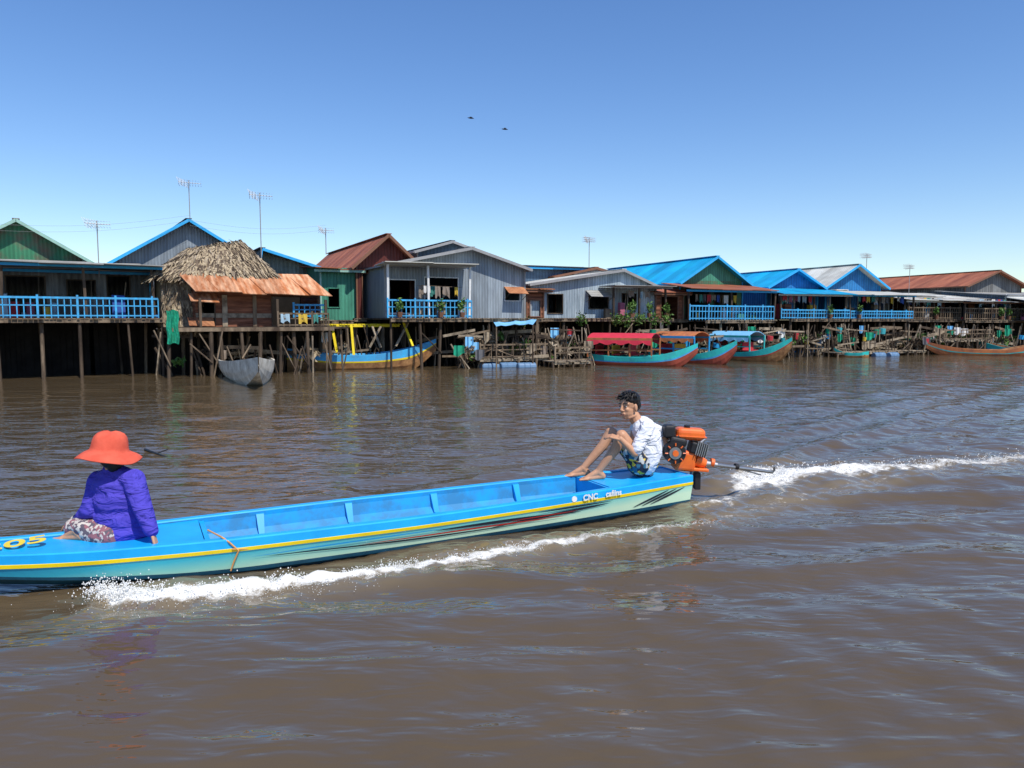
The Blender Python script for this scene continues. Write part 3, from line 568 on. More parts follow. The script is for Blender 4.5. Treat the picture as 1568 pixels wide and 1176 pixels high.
# ---------- organic builder ----------
def tcaps(V,F,p,r0,q,r1,n=12):
    p=Vector(p);q=Vector(q);d=q-p
    if d.length<1e-5: d=Vector((0,0,1e-4))
    d=d.normalized(); up=Vector((0,0,1)) if abs(d.z)<.9 else Vector((1,0,0)); a=d.cross(up).normalized(); c=d.cross(a)
    rings=[(p,-math.sin(t)*r0,math.cos(t)*r0) for t in(1.2,.8,.4,0)]+[(q,math.sin(t)*r1,math.cos(t)*r1) for t in(0,.4,.8,1.2)]
    i0=len(V)
    for (o,dx,rr) in rings:
        for k in range(n): V.append(tuple(o+d*dx+(a*math.cos(2*math.pi*k/n)+c*math.sin(2*math.pi*k/n))*rr))
    for j in range(len(rings)-1):
        for k in range(n): F.append((i0+j*n+k,i0+j*n+(k+1)%n,i0+(j+1)*n+(k+1)%n,i0+(j+1)*n+k))
    F.append(tuple(i0+k for k in reversed(range(n)))); e=i0+(len(rings)-1)*n; F.append(tuple(e+k for k in range(n)))
def ell(V,F,c,r,rot=None,n=16):
    rot=rot or Matrix.Identity(3); c=Vector(c); i0=len(V); m=n//2
    for j in range(m+1):
        ph=math.pi*j/m; ph=max(.05,min(math.pi-.05,ph))
        for k in range(n):
            t=2*math.pi*k/n; V.append(tuple(c+rot@Vector((r[0]*math.sin(ph)*math.cos(t),r[1]*math.sin(ph)*math.sin(t),r[2]*math.cos(ph)))))
    for j in range(m):
        for k in range(n): F.append((i0+j*n+k,i0+j*n+(k+1)%n,i0+(j+1)*n+(k+1)%n,i0+(j+1)*n+k))
    F.append(tuple(i0+k for k in range(n))); e=i0+m*n; F.append(tuple(e+k for k in reversed(range(n))))
def organic(name,V,F,m,parent,voxel=.008,smooth=4,disp=0,dscale=.12):
    me=bpy.data.meshes.new(name); me.from_pydata(V,[],F); me.update(); me.materials.append(m)
    bm=bmesh.new(); bm.from_mesh(me); bmesh.ops.recalc_face_normals(bm,faces=bm.faces); bm.to_mesh(me); bm.free()
    o=bpy.data.objects.new(name,me); sc.collection.objects.link(o)
    md=o.modifiers.new('r','REMESH'); md.mode='VOXEL'; md.voxel_size=voxel; md.use_smooth_shade=True
    if smooth: s=o.modifiers.new('s','SMOOTH'); s.iterations=smooth; s.factor=.5
    if disp:
        t=bpy.data.textures.new(name+'_t','CLOUDS'); t.noise_scale=dscale; t.noise_depth=2; d=o.modifiers.new('d','DISPLACE'); d.texture=t; d.strength=disp; d.mid_level=.5; d.texture_coords='LOCAL'
    o.parent=parent; return o
def cloth_mat(name,col,col2,dirn=(1,1,1)):
    m=bpy.data.materials.new(name); m.use_nodes=True; N=m.node_tree.nodes; L=m.node_tree.links; b=N['Principled BSDF']; b.inputs['Roughness'].default_value=.85; b.inputs['Specular IOR Level'].default_value=.15
    tc=N.new('ShaderNodeTexCoord'); mp=N.new('ShaderNodeMapping'); mp.inputs['Scale'].default_value=dirn; mp.inputs['Rotation'].default_value=(.4,.6,.2); L.new(tc.outputs['Object'],mp.inputs[0])
    n=N.new('ShaderNodeTexNoise'); n.inputs['Scale'].default_value=5; n.inputs['Detail'].default_value=3; n.inputs['Distortion'].default_value=.8; L.new(mp.outputs[0],n.inputs['Vector'])
    bp=N.new('ShaderNodeBump'); bp.inputs['Distance'].default_value=.09; bp.inputs['Strength'].default_value=.9; L.new(n.outputs['Fac'],bp.inputs['Height']); L.new(bp.outputs[0],b.inputs['Normal'])
    mx=N.new('ShaderNodeMix'); mx.data_type='RGBA'; mx.inputs['A'].default_value=(*col2,1); mx.inputs['B'].default_value=(*col,1); L.new(n.outputs['Fac'],mx.inputs['Factor']); L.new(mx.outputs['Result'],b.inputs['Base Color']); return m
def hand(V,F,wr,d,nrm,S,curl=.5,mir=1):
    d=Vector(d).normalized(); nrm=Vector(nrm); nrm=(nrm-d*nrm.dot(d)).normalized(); sd=d.cross(nrm)*mir; wr=Vector(wr)
    lens=[.07,.08,.075,.058]
    for i in range(4):
        o=sd*(-.03+.02*i)*S; k=wr+d*.09*S+o; tcaps(V,F,wr+o*.6+d*.01*S,.014*S,k,.0125*S,8)
        l=lens[i]*S; dd=d; p=k
        for j,fr_ in enumerate((.45,.3,.25)):
            dd=(dd*math.cos(curl*.7)+nrm*math.sin(curl*.7)).normalized(); q=p+dd*l*fr_*1.1; tcaps(V,F,p,(.0098-.001*j)*S,q,(.009-.001*j)*S,8); p=q
    t0=wr-sd*.025*S+d*.025*S; t1=t0+(-sd*.7+d*.7+nrm*.3).normalized()*.04*S; t2=t1+(-sd*.25+d+nrm*.4).normalized()*.035*S
    tcaps(V,F,t0,.014*S,t1,.011*S,8); tcaps(V,F,t1,.011*S,t2,.009*S,8)
def foot(V,F,an,d,S):
    d=Vector(d).normalized(); z=Vector((0,0,1)); an=Vector(an); sd=d.cross(z).normalized(); heel=an-d*.045*S-z*.045*S; ball=an+d*.13*S-z*.065*S
    tcaps(V,F,an,.037*S,heel,.032*S); tcaps(V,F,an,.035*S,ball,.022*S); tcaps(V,F,heel,.03*S,ball-sd*.015*S,.02*S); tcaps(V,F,heel,.028*S,ball+sd*.025*S,.02*S)
    for i in range(5):
        o=sd*(-.032+.017*i)*S; l=(.06-.007*i)*S; tcaps(V,F,ball+o-d*.01*S,.0125*S,ball+o+d*l-z*.004*S,(.0115 if i==0 else .009)*S,8)
SK=mat('skin',(.55,.3,.18),.5,(.45,.23,.13),scale=8,spec=.35); HAIR=mat('black_hair',(.012,.01,.009),.45,(.006,.005,.005),scale=40,stretch=(1,1,.2),bump=.5)
def head(c,fwd,up,S,V,F):
    fwd=Vector(fwd).normalized(); up=Vector(up); up=(up-fwd*up.dot(fwd)).normalized(); sd=up.cross(fwd); c=Vector(c)
    M=Matrix((fwd,sd,up)).transposed()
    def q(x,y,z): return c+M@Vector((x,y,z))*S
    ell(V,F,q(-.01,0,.03),(.098*S,.077*S,.09*S),M); ell(V,F,q(.022,0,-.03),(.068*S,.06*S,.085*S),M); tcaps(V,F,q(.05,0,-.085),.026*S,q(.0,.0,-.06),.045*S)
    for sg in (1,-1):
        ell(V,F,q(.055,sg*.03,-.02),(.03*S,.022*S,.022*S),M); ell(V,F,q(-.002,sg*.078,-.01),(.018*S,.01*S,.033*S),M); tcaps(V,F,q(-.02,sg*.045,-.08),.02*S,q(.04,sg*.025,-.09),.018*S)
        tcaps(V,F,q(.078,sg*.012,.028),.01*S,q(.066,sg*.045,.028),.009*S,8)
    tcaps(V,F,q(.088,0,.018),.009*S,q(.106,0,-.022),.012*S,8); tcaps(V,F,q(.097,.012,-.027),.009*S,q(.097,-.012,-.027),.009*S,8)
    tcaps(V,F,q(.087,.016,-.055),.0085*S,q(.087,-.016,-.055),.0085*S,8); tcaps(V,F,q(.083,.012,-.067),.0085*S,q(.083,-.012,-.067),.0085*S,8)
    return q,M
def face_details(parent,q,M,S):
    e=[[],[]]
    for sg in(1,-1): ell(e[0],e[1],q(.079,sg*.03,.008),(.009*S,.014*S,.007*S),M,10)
    mb=MB(); mb.v=e[0]; mb.f=e[1]; mb.m=[mb.mi(plain('eye_white',(.5,.48,.45),.3))]*len(e[1]); mb.obj('eyes',parent,True)
    e=[[],[]]
    for sg in(1,-1): ell(e[0],e[1],q(.0865,sg*.03,.008),(.004*S,.007*S,.006*S),M,10); tcaps(e[0],e[1],q(.089,sg*.014,.034),.004*S,q(.078,sg*.05,.033),.003*S,6)
    mb=MB(); mb.v=e[0]; mb.f=e[1]; mb.m=[mb.mi(HAIR)]*len(e[1]); mb.obj('pupils_and_brows',parent,True)
    e=[[],[]]; tcaps(e[0],e[1],q(.0935,.02,-.061),.003*S,q(.0935,-.02,-.061),.003*S,6)
    mb=MB(); mb.v=e[0]; mb.f=e[1]; mb.m=[mb.mi(plain('lips',(.25,.07,.06)))]*len(e[1]); mb.obj('mouth',parent,True)
def pattern(name,scale,cols):
    m=bpy.data.materials.new(name); m.use_nodes=True; N=m.node_tree.nodes; L=m.node_tree.links; b=N['Principled BSDF']; b.inputs['Roughness'].default_value=.9
    tc=N.new('ShaderNodeTexCoord'); vo=N.new('ShaderNodeTexVoronoi'); vo.inputs['Scale'].default_value=scale; L.new(tc.outputs['Object'],vo.inputs['Vector']); sp=N.new('ShaderNodeSeparateColor'); L.new(vo.outputs['Color'],sp.inputs[0])
    cr=N.new('ShaderNodeValToRGB'); cr.color_ramp.interpolation='CONSTANT'; e=cr.color_ramp.elements; e[0].color=(*cols[0][1],1); e[1].position=cols[1][0]; e[1].color=(*cols[1][1],1)
    for p_,c_ in cols[2:]: k=e.new(p_); k.color=(*c_,1)
    L.new(sp.outputs[0],cr.inputs[0]); L.new(cr.outputs[0],b.inputs['Base Color']); return m
# ---------- MAN ----------
def man():
    S=1.15; par=empty('man_in_white_shirt',P(985,725,8.47)); o=par.location.copy()
    Q=lambda u,v,Y: P(u,v,Y)-o
    V=[];F=[]
    hip=Q(984,709,8.47); hipN=Q(978,709,8.36); hipF=Q(982,708,8.58); chest=Q(986,668,8.48); neck=Q(975,644,8.46); hc=Q(963,622,8.44)
    shN=Q(991,655,8.27); shF=Q(988,653,8.66)
    fwd=Vector((-.75,-.66,-.05)); q,M=head(hc,fwd,(-.06,0,1),S*1.12,V,F)
    tcaps(V,F,neck+Vector((.02,0,-.04)),.065*S,hc+Vector((.03,.02,-.06)),.052*S)
    tcaps(V,F,hip,.13*S,chest,.14*S)
    kN=Q(952,667,8.28); kF=Q(935,662,8.56); aN=Q(916,722,8.30); aF=Q(893,722,8.50)
    aN.z=(zs(.9)+.07)-o.z; aF.z=(zs(1)+.07)-o.z
    for h,k,a in((hipN,kN,aN),(hipF,kF,aF)):
        tcaps(V,F,h,.088*S,k,.058*S); mid=k.lerp(a,.35)+Vector((.02,0,-.01)); tcaps(V,F,k,.055*S,mid,.052*S); tcaps(V,F,mid,.052*S,a,.034*S)
    foot(V,F,aN,(-.95,-.15,0),S); foot(V,F,aF,(-.97,-.1,0),S)
    elN=Q(972,694,8.15); wN=Q(950,672,8.16)
    elF=Q(1018,664,8.78); wF=Q(1022,690,8.62)
    tcaps(V,F,shN,.05*S,elN,.04*S); tcaps(V,F,elN,.04*S,wN,.027*S); hand(V,F,wN,(-.75,.25,.2),(-.3,.4,-.8),S,.6,1)
    tcaps(V,F,shF,.05*S,elF,.04*S); tcaps(V,F,elF,.038*S,wF,.027*S); hand(V,F,wF,(.3,-.3,-.7),(0.5,0,-.6),S,1.0,-1)
    organic('body',V,F,SK,par,.0058,3); face_details(par,q,M,S*1.12)
    V=[];F=[]; S2=S*1.12
    ell(V,F,q(-.02,0,.055),(.1*S2,.088*S2,.08*S2),M); ell(V,F,q(-.045,0,.01),(.075*S2,.084*S2,.075*S2),M)
    r=random.Random(4)
    for _ in range(170):
        t=r.uniform(0,2*math.pi); ph=r.uniform(0,1.3); p=Vector((math.sin(ph)*math.cos(t)*.09-.015,math.sin(ph)*math.sin(t)*.082,math.cos(ph)*.08+.052)); d=Vector((r.uniform(.2,1),r.uniform(-.3,.3)+p.y*6,r.uniform(-.5,.1))).normalized()*r.uniform(.02,.05)
        tcaps(V,F,q(*p),.008*S2,q(*(p+d)),.004*S2,6)
    organic('hair',V,F,HAIR,par,.0045,0)
    V=[];F=[]
    spine=[hip+Vector((.015,0,.02)),Q(993,690,8.47),Q(991,670,8.48),Q(985,657,8.47)]
    rad=[(.15,.19),(.14,.18),(.15,.2),(.11,.18)]
    for a,(rx,ry) in zip(spine,rad): ell(V,F,a,(rx*S*.93,ry*S*.93,.13*S))
    for a,b in zip(spine,spine[1:]): tcaps(V,F,a+Vector((0,.06,0)),.13*S,b+Vector((0,.06,0)),.125*S); tcaps(V,F,a-Vector((0,.06,0)),.13*S,b-Vector((0,.06,0)),.125*S)
    tcaps(V,F,shN,.072*S,shF,.072*S); tcaps(V,F,spine[3],.085*S,neck+Vector((.015,0,-.035)),.068*S)
    tcaps(V,F,shN,.075*S,shN.lerp(elN,.85),.06*S); tcaps(V,F,shF,.075*S,shF.lerp(elF,.8),.058*S)
    organic('shirt',V,F,cloth_mat('white_shirt',(.74,.76,.82),(.64,.66,.72),(1,1,2)),par,.008,5,.016,.12)
    V=[];F=[]
    tcaps(V,F,hipN,.125*S,hipF,.125*S); tcaps(V,F,hip,.15*S,hip+Vector((.03,0,.05)),.15*S)
    for h,k in((hipN,kN),(hipF,kF)): tcaps(V,F,h,.115*S,h.lerp(k,.5),.09*S)
    organic('shorts',V,F,pattern('patterned_shorts',26,[(0,(.015,.02,.04)),(.5,(.02,.12,.2)),(.68,(.6,.42,.04)),(.84,(.4,.42,.42))]),par,.008,3,.012,.1)
man()
# ---------- WOMAN ----------
def woman():
    S=1.08; par=empty('woman_in_blue_shirt',P(185,833,6.15)); o=par.location.copy(); Q=lambda u,v,Y: P(u,v,Y)-o
    hip=Q(187,812,6.18); chest=Q(180,750,6.16); neck=Q(173,718,6.16); hc=Q(169,702,6.16)
    shL=Q(152,737,6.22); shR=Q(205,735,6.1); elL=Q(138,780,6.13); wL=Q(120,797,6.25); elR=Q(219,780,6.0); wR=Q(234,818,5.98)
    V=[];F=[]; q,M=head(hc,(-.7,.65,-.25),(-.1,0,1),S*.92,V,F)
    tcaps(V,F,chest,.1,neck,.06*S); tcaps(V,F,neck,.055*S,hc+Vector((.01,-.02,-.05)),.05*S); tcaps(V,F,chest,.1,hip,.1)
    for a,b,c in((shL,elL,wL),(shR,elR,wR)): tcaps(V,F,a,.045*S,b,.036*S); tcaps(V,F,b,.036*S,c,.025*S)
    hand(V,F,wL,(-.8,.1,-.3),(-.2,0,-1),S,.5); hand(V,F,wR,(.25,-.1,-.75),(-.6,-.1,-.3),S*.9,.7,-1)
    fL=Q(128,826,6.32); fL.z=zs(6)+.055-o.z; foot(V,F,fL,(-.8,.4,0),S*.95); fR=Q(118,830,6.05); fR.z=zs(6)+.055-o.z; foot(V,F,fR,(-.9,.2,0),S*.95)
    organic('body',V,F,SK,par,.0058,3); face_details(par,q,M,S*.92)
    V=[];F=[]; ell(V,F,q(-.03,0,.01),(.088*S,.085*S,.1*S),M); tcaps(V,F,q(-.05,0,-.02),.06*S,q(-.055,0,-.07),.055*S); organic('hair',V,F,HAIR,par,.007,2)
    V=[];F=[]
    for c,rx,ry,rz in((hip,.225,.17,.12),(Q(187,792,6.17),.21,.16,.14),(Q(184,765,6.16),.2,.155,.14),(Q(180,744,6.16),.19,.135,.1)): ell(V,F,c,(rx*S,ry*S,rz*S),None,24)
    tcaps(V,F,shL,.084*S,shR,.084*S); tcaps(V,F,Q(178,738,6.16),.115,neck+Vector((0,0,.01)),.07*S)
    tcaps(V,F,shL+Vector((.03,0,.0)),.08*S,Q(174,724,6.16),.08); tcaps(V,F,shR-Vector((.03,0,.0)),.08*S,Q(178,724,6.16),.08)
    for a,b,c in((shL,elL,wL),(shR,elR,wR)): tcaps(V,F,a,.086*S,b,.07*S); tcaps(V,F,b,.07*S,a.lerp(b,1).lerp(c,.85),.052*S)
    organic('shirt',V,F,cloth_mat('blue_violet_shirt',(.09,.075,.5),(.06,.045,.38),(1,1,2.6)),par,.009,10,.014,.16)
    V=[];F=[]; hL=Q(165,818,6.3); hR=Q(165,820,6.08); kL=Q(122,800,6.42); kR=Q(114,808,6.12)
    tcaps(V,F,hL,.12*S,kL,.08*S); tcaps(V,F,hR,.12*S,kR,.075*S); tcaps(V,F,kL,.075*S,fL+Vector((.02,0,.03)),.055*S); tcaps(V,F,kR,.07*S,fR+Vector((.04,0,.03)),.055*S); tcaps(V,F,hip,.15*S,hL.lerp(hR,.5),.14*S)
    organic('trousers',V,F,pattern('floral_trousers',45,[(0,(.1,.08,.1)),(.35,(.5,.45,.4)),(.7,(.25,.1,.12))]),par,.008,3,.015,.08)
    mb=MB(); hm=mat('red_sun_hat',(.7,.12,.07),.9,(.55,.08,.045),scale=9,bump=.3); prof=[(.0,.152),(.03,.152),(.062,.147),(.092,.134),(.112,.108),(.122,.075),(.128,.03),(.134,.012),(.155,.0),(.185,-.014),(.21,-.032),(.228,-.05),(.23,-.057),(.21,-.038),(.14,-.002)]
    n=56; c=q(-.01,0,.06); T=Matrix.Rotation(.1,3,'Y')@Matrix.Rotation(-.06,3,'X')
    def hp(i,k):
        rr,z=prof[i]; t=2*math.pi*k/n; wv=max(0,rr-.13)*(.13*math.sin(3*t+.5)+.05*math.sin(5*t)); dent=(.006*math.sin(2*t+1)+.004*math.sin(5*t)) if 0<i<7 else 0
        return c+T@(Vector((rr*math.cos(t)*1.02,rr*math.sin(t)*1.02,z+wv+dent))*S)
    for i in range(len(prof)-1):
        for k in range(n): mb.face([hp(i,k),hp(i,k+1),hp(i+1,k+1),hp(i+1,k)],hm)
    ho=mb.obj('sun_hat',par,True)
    bm=bmesh.new(); bm.from_mesh(ho.data); bmesh.ops.remove_doubles(bm,verts=bm.verts,dist=.0005); bmesh.ops.recalc_face_normals(bm,faces=bm.faces); bm.to_mesh(ho.data); bm.free()
woman()
# ---------- ENGINE ----------
def engine():
    par=empty('longtail_engine',P(1045,715,8.7)); o=par.location.copy(); Q=lambda u,v,Y=8.7: P(u,v,Y)-o
    OR=mat('orange_engine_paint',(.85,.17,.02),.35,(.65,.11,.02),scale=6,spec=.5)
    def bx(name,c,d,m,rot=(0,0,0),bev=.02):
        mb=MB(); mb.box(-d[0]/2,d[0]/2,-d[1]/2,d[1]/2,-d[2]/2,d[2]/2,m); ob=mb.obj(name,par,False,loc=c); ob.rotation_euler=rot
        b=ob.modifiers.new('b','BEVEL'); b.width=bev; b.segments=3
    def cyl(name,p,q,r,m,r2=None,n=20): mb=MB(); mb.pole(p,q,r,m,n,r2); mb.obj(name,par)
    bx('fuel_tank',Q(1056,664),(.34,.2,.14),OR,(0,.06,0),.05); bx('tank_seam',Q(1056,667),(.355,.21,.014),OR,(0,.06,0),.003); cyl('fuel_cap',Q(1052,656),Q(1052,651),.035,M_black)
    bx('crankcase',Q(1047,704),(.24,.24,.24),OR,(0,.1,0),.04); bx('cylinder_head',Q(1068,686,8.66),(.2,.2,.13),M_black,(0,.25,0),.02)
    for k in range(6): bx('cooling_fin_%d'%k,Q(1064+3*k,684+1*k,8.66),(.012,.23,.16),M_metal,(0,.25,0),.002)
    bx('air_filter',Q(1024,660,8.66),(.13,.16,.15),M_black,(0,0,0),.03); bx('muffler',Q(1038,676,8.6),(.2,.12,.1),M_black,(0,.2,0),.035)
    c=Q(1034,694,8.5); cyl('recoil_cover',c,c+Vector((0,.12,0)),.125,M_black,n=28); cyl('recoil_ring',c+Vector((0,-.012,0)),c+Vector((0,.01,0)),.07,M_metal,n=24); cyl('recoil_hub',c+Vector((0,-.03,0)),c,.035,OR)
    for k in range(8): t=k*math.pi/4; cyl('vent_%d'%k,c+Vector((math.cos(t)*.085,-.015,math.sin(t)*.085)),c+Vector((math.cos(t)*.118,-.015,math.sin(t)*.118)),.008,OR,n=6)
    bx('base_plate',Q(1056,716),(.4,.22,.035),OR,(0,.1,0),.01)
    cyl('clutch_bell',Q(1064,704),Q(1080,710),.085,OR,.05); cyl('gearbox',Q(1080,710),Q(1098,712),.045,M_metal,.03)
    cyl('clamp',Q(1088,708),Q(1093,709),.05,OR)
    cyl('shaft_tube',Q(1090,711),Q(1183,723,8.95),.023,M_metal,.019); cyl('collar',Q(1125,714,8.8),Q(1130,715,8.81),.035,M_black); cyl('skeg_rod',Q(1120,715,8.8),Q(1165,727,8.9),.009,M_metal)
    mb=MB(); t=Q(1184,724,8.96)
    for k in range(3):
        a=k*2.09; d=Vector((0,math.cos(a),math.sin(a))); e=Vector((.3,-math.sin(a)*.8,math.cos(a)*.8)); mb.face([t,t+d*.06+e*.03,t+d*.1,t+d*.06-e*.03],M_metal)
    mb.obj('propeller',par)
    cyl('pivot_post',Q(1060,740,8.72),Q(1060,716,8.72),.03,M_metal); bx('mount_bracket',Q(1066,735,8.72),(.07,.16,.2),M_black,(0,0,0),.01)
    cyl('tiller_bar',Q(1042,706,8.62),Q(1018,693,8.6),.014,M_metal); cyl('tiller_grip',Q(1030,699,8.61),Q(1012,690,8.6),.02,M_black)
    cyl('exhaust',Q(1070,680,8.6),Q(1080,672,8.62),.02,M_metal); cyl('hose',Q(1040,668,8.6),Q(1022,676,8.58),.012,M_black)
engine()
mb=MB(); a=G(222,690); b=G(258,699); mb.pole(a+Vector((0,0,.02)),b+Vector((0,0,-.02)),.02,M_black,6,.01); mb.pole(a.lerp(b,.5),a.lerp(b,.6)+Vector((.1,.1,.06)),.01,M_black,5); mb.obj('floating_stick')
# ---------- WATER ----------
def axis(lo,hi,d,far,g):
    a=list(np.arange(lo,hi,d)); x=hi; s=d
    while x<far: a.append(x); s*=g; x+=s
    x=lo; s=d; pre=[]
    while x>-far: s*=g; x-=s; pre.append(x)
    return np.array(pre[::-1]+a)
xs=axis(-6,11,.045,3500,1.04); ys=axis(2.2,14,.04,3500,1.022)
X,Y=np.meshgrid(xs,ys); nx,ny=len(xs),len(ys)
dX=np.gradient(xs)[None,:]*np.ones_like(X); dY=np.gradient(ys)[:,None]*np.ones_like(X); sp=np.maximum(dX,dY)
rng=np.random.RandomState(3); Z=np.zeros_like(X)
patch=.7+.45*np.sin(X*.31+1.3*np.sin(Y*.23))*np.sin(Y*.37+1.1*np.sin(X*.19)+1)+.25*np.tanh((X-1)*.3)
for i in range(60):
    lam=.24*(14**(i/59)); th=rng.normal(1.2,.75); A=.0027*lam**.62*rng.uniform(.5,1.3)*(.62 if lam>.9 else 1); k=2*math.pi/lam
    ph=k*(X*math.cos(th)+Y*math.sin(th))+rng.uniform(0,6.28)+.8*np.sin(X*.5+i)+.8*np.sin(Y*.6+i*2)
    s=np.sin(ph) if i%3 else (1-np.abs(np.sin(ph/2)))*1.6-.6
    fade=np.clip(1.5-sp*4/lam,0,1); Z+=A*s*fade*(patch if lam<1.2 else 1)
def toB(X,Y):
    dx=X-C0.x; dy=Y-C0.y; return dx*(-.894)+dy*(-.448), dx*.448+dy*(-.894)
S_,Lt=toB(X,Y)
for s0,A,ang in((6.0,.024,.36),(-.3,.046,.34),(3.,.012,.34)):
    back=s0-S_
    for sg in(1,-1):
        l=sg*Lt; on=1/(1+np.exp(-back*2))
        d=l-(.35+back*math.tan(ang)); amp=A*on*np.exp(-(d/(.55+.12*np.maximum(back,0)))**2)*np.exp(-np.maximum(back,0)*.035)*np.clip(1.6-sp*3,0,1)
        c=np.cos(d*6.5/(1+.02*np.maximum(back,0))+.5*np.sin(back*1.1)+.3*np.sin(back*2.7+l)); Z+=amp*(c+.35*np.abs(c))
tb=-S_; tr=np.exp(-(Lt/(.6+.1*np.maximum(tb,0)))**2)/(1+np.exp(-(tb-.2)*3))*np.exp(-np.maximum(tb,0)*.08)*np.clip(1.6-sp*3,0,1)
Z+=tr*.035*np.cos(tb*5+Lt*Lt*2)
def fdist(poly,X,Y):
    best=np.full(X.shape,1e9); par_=np.zeros(X.shape); tot=0
    for a,b in zip(poly,poly[1:]):
        d=b-a; l=d.length; t=np.clip(((X-a.x)*d.x+(Y-a.y)*d.y)/(l*l),0,1); q=np.hypot(X-a.x-t*d.x,Y-a.y-t*d.y); m_=q<best; best=np.where(m_,q,best); par_=np.where(m_,tot+t*l,par_); tot+=l
    return best,par_/tot
foam=np.zeros_like(X)
p1=[G(u,v) for u,v in((150,908),(200,916),(350,905),(500,887),(650,868),(800,842),(900,827),(980,816),(1090,804))]
d,t=fdist(p1,X,Y); wd=np.interp(t,[0,.05,.2,.4,.55,.8,1],[.06,.2,.2,.15,.17,.13,.06]); st=np.interp(t,[0,.05,.3,.5,.8,1],[.7,.95,.82,.74,.68,.52]); foam=np.maximum(foam,st*np.exp(-(d/wd)**2)); foam=np.maximum(foam,.5*np.exp(-(d/(wd*2.2))**2)*(t>.02)*(t<.97))
p2=[G(u,v) for u,v in((1130,752),(1165,735),(1190,727),(1260,723),(1340,719),(1450,712),(1568,702),(1700,692))]
d,t=fdist(p2,X,Y); wd=np.interp(t,[0,.1,.3,.6,1],[.2,.5,.45,.33,.3]); st=np.interp(t,[0,.08,.3,.5,.7,1],[.55,.9,.8,.65,.62,.6]); foam=np.maximum(foam,st*np.exp(-(d/wd)**2)); foam=np.maximum(foam,.48*np.exp(-(d/(wd*1.9))**2))
p3=[G(u,v) for u,v in((1068,778),(1110,772),(1150,750))]; d,t=fdist(p3,X,Y); foam=np.maximum(foam,.54*np.exp(-(d/.25)**2))
p4=[G(u,v) for u,v in((1085,800),(1180,775),(1300,745),(1420,722))]; d,t=fdist(p4,X,Y); foam=np.maximum(foam,.45*np.exp(-(d/.35)**2))
fn=np.zeros_like(X)
for i in range(14):
    th=rng.uniform(0,6.28); k=rng.uniform(12,34); fn+=np.sin(k*(X*math.cos(th)+Y*math.sin(th))+rng.uniform(0,6.28))
Z+=np.clip(foam,0,1.2)*(.03+.009*fn)*np.clip(1.5-sp*8,0,1)
wlo=np.interp(S_,[a for a,_ in HW],[b for _,b in HW]); ins=(S_>-.0)&(S_<5.5)&(np.abs(Lt)<wlo*.8); Z=np.where(ins,-.1,Z); foam=np.where((S_>0)&(S_<6)&(np.abs(Lt)<wlo*.7),0,foam)
verts=np.stack([X.ravel(),Y.ravel(),Z.ravel()],1); idx=np.arange(nx*ny).reshape(ny,nx)
faces=np.stack([idx[:-1,:-1].ravel(),idx[:-1,1:].ravel(),idx[1:,1:].ravel(),idx[1:,:-1].ravel()],1)
me=bpy.data.meshes.new('water'); me.vertices.add(len(verts)); me.vertices.foreach_set('co',verts.ravel()); me.loops.add(faces.size); me.loops.foreach_set('vertex_index',faces.ravel()); me.polygons.add(len(faces)); me.polygons.foreach_set('loop_start',np.arange(0,faces.size,4)); me.polygons.foreach_set('loop_total',np.full(len(faces),4)); me.polygons.foreach_set('use_smooth',np.ones(len(faces),bool)); me.update(); me.validate()
at=me.attributes.new('foam','FLOAT','POINT'); at.data.foreach_set('value',foam.ravel().astype(np.float32))
wo=bpy.data.objects.new('water',me); sc.collection.objects.link(wo)
m=bpy.data.materials.new('river_water'); m.use_nodes=True; N=m.node_tree.nodes; L=m.node_tree.links; b=N['Principled BSDF']
tc=N.new('ShaderNodeTexCoord'); mp=N.new('ShaderNodeMapping'); mp.inputs['Rotation'].default_value=(0,0,-.35); mp.inputs['Scale'].default_value=(.5,1.3,1); L.new(tc.outputs['Object'],mp.inputs[0])
n1=N.new('ShaderNodeTexNoise'); n1.inputs['Scale'].default_value=1.5; n1.inputs['Detail'].default_value=3; n1.inputs['Distortion'].default_value=.6; L.new(mp.outputs[0],n1.inputs['Vector'])
n2=N.new('ShaderNodeTexNoise'); n2.inputs['Scale'].default_value=6; n2.inputs['Detail'].default_value=2; n2.inputs['Distortion'].default_value=.4; L.new(mp.outputs[0],n2.inputs['Vector'])
b1=N.new('ShaderNodeBump'); b1.inputs['Strength'].default_value=1; b1.inputs['Distance'].default_value=.048; L.new(n1.outputs['Fac'],b1.inputs['Height'])
b2=N.new('ShaderNodeBump'); b2.inputs['Strength'].default_value=1; b2.inputs['Distance'].default_value=.011; L.new(n2.outputs['Fac'],b2.inputs['Height']); L.new(b1.outputs[0],b2.inputs['Normal']); L.new(b2.outputs[0],b.inputs['Normal'])
at=N.new('ShaderNodeAttribute'); at.attribute_name='foam'
n3=N.new('ShaderNodeTexNoise'); n3.inputs['Scale'].default_value=11; n3.inputs['Detail'].default_value=8; n3.inputs['Roughness'].default_value=.72; L.new(tc.outputs['Object'],n3.inputs['Vector'])
ad=N.new('ShaderNodeMath'); ad.operation='ADD'; L.new(at.outputs['Fac'],ad.inputs[0]); L.new(n3.outputs['Fac'],ad.inputs[1])
mr=N.new('ShaderNodeMapRange'); mr.inputs['From Min'].default_value=1.0; mr.inputs['From Max'].default_value=1.25; L.new(ad.outputs[0],mr.inputs['Value'])
n4=N.new('ShaderNodeTexNoise'); n4.inputs['Scale'].default_value=.35; L.new(tc.outputs['Object'],n4.inputs['Vector'])
mw=N.new('ShaderNodeMix'); mw.data_type='RGBA'; mw.inputs['A'].default_value=(.08,.057,.031,1); mw.inputs['B'].default_value=(.108,.078,.045,1); L.new(n4.outputs['Fac'],mw.inputs['Factor'])
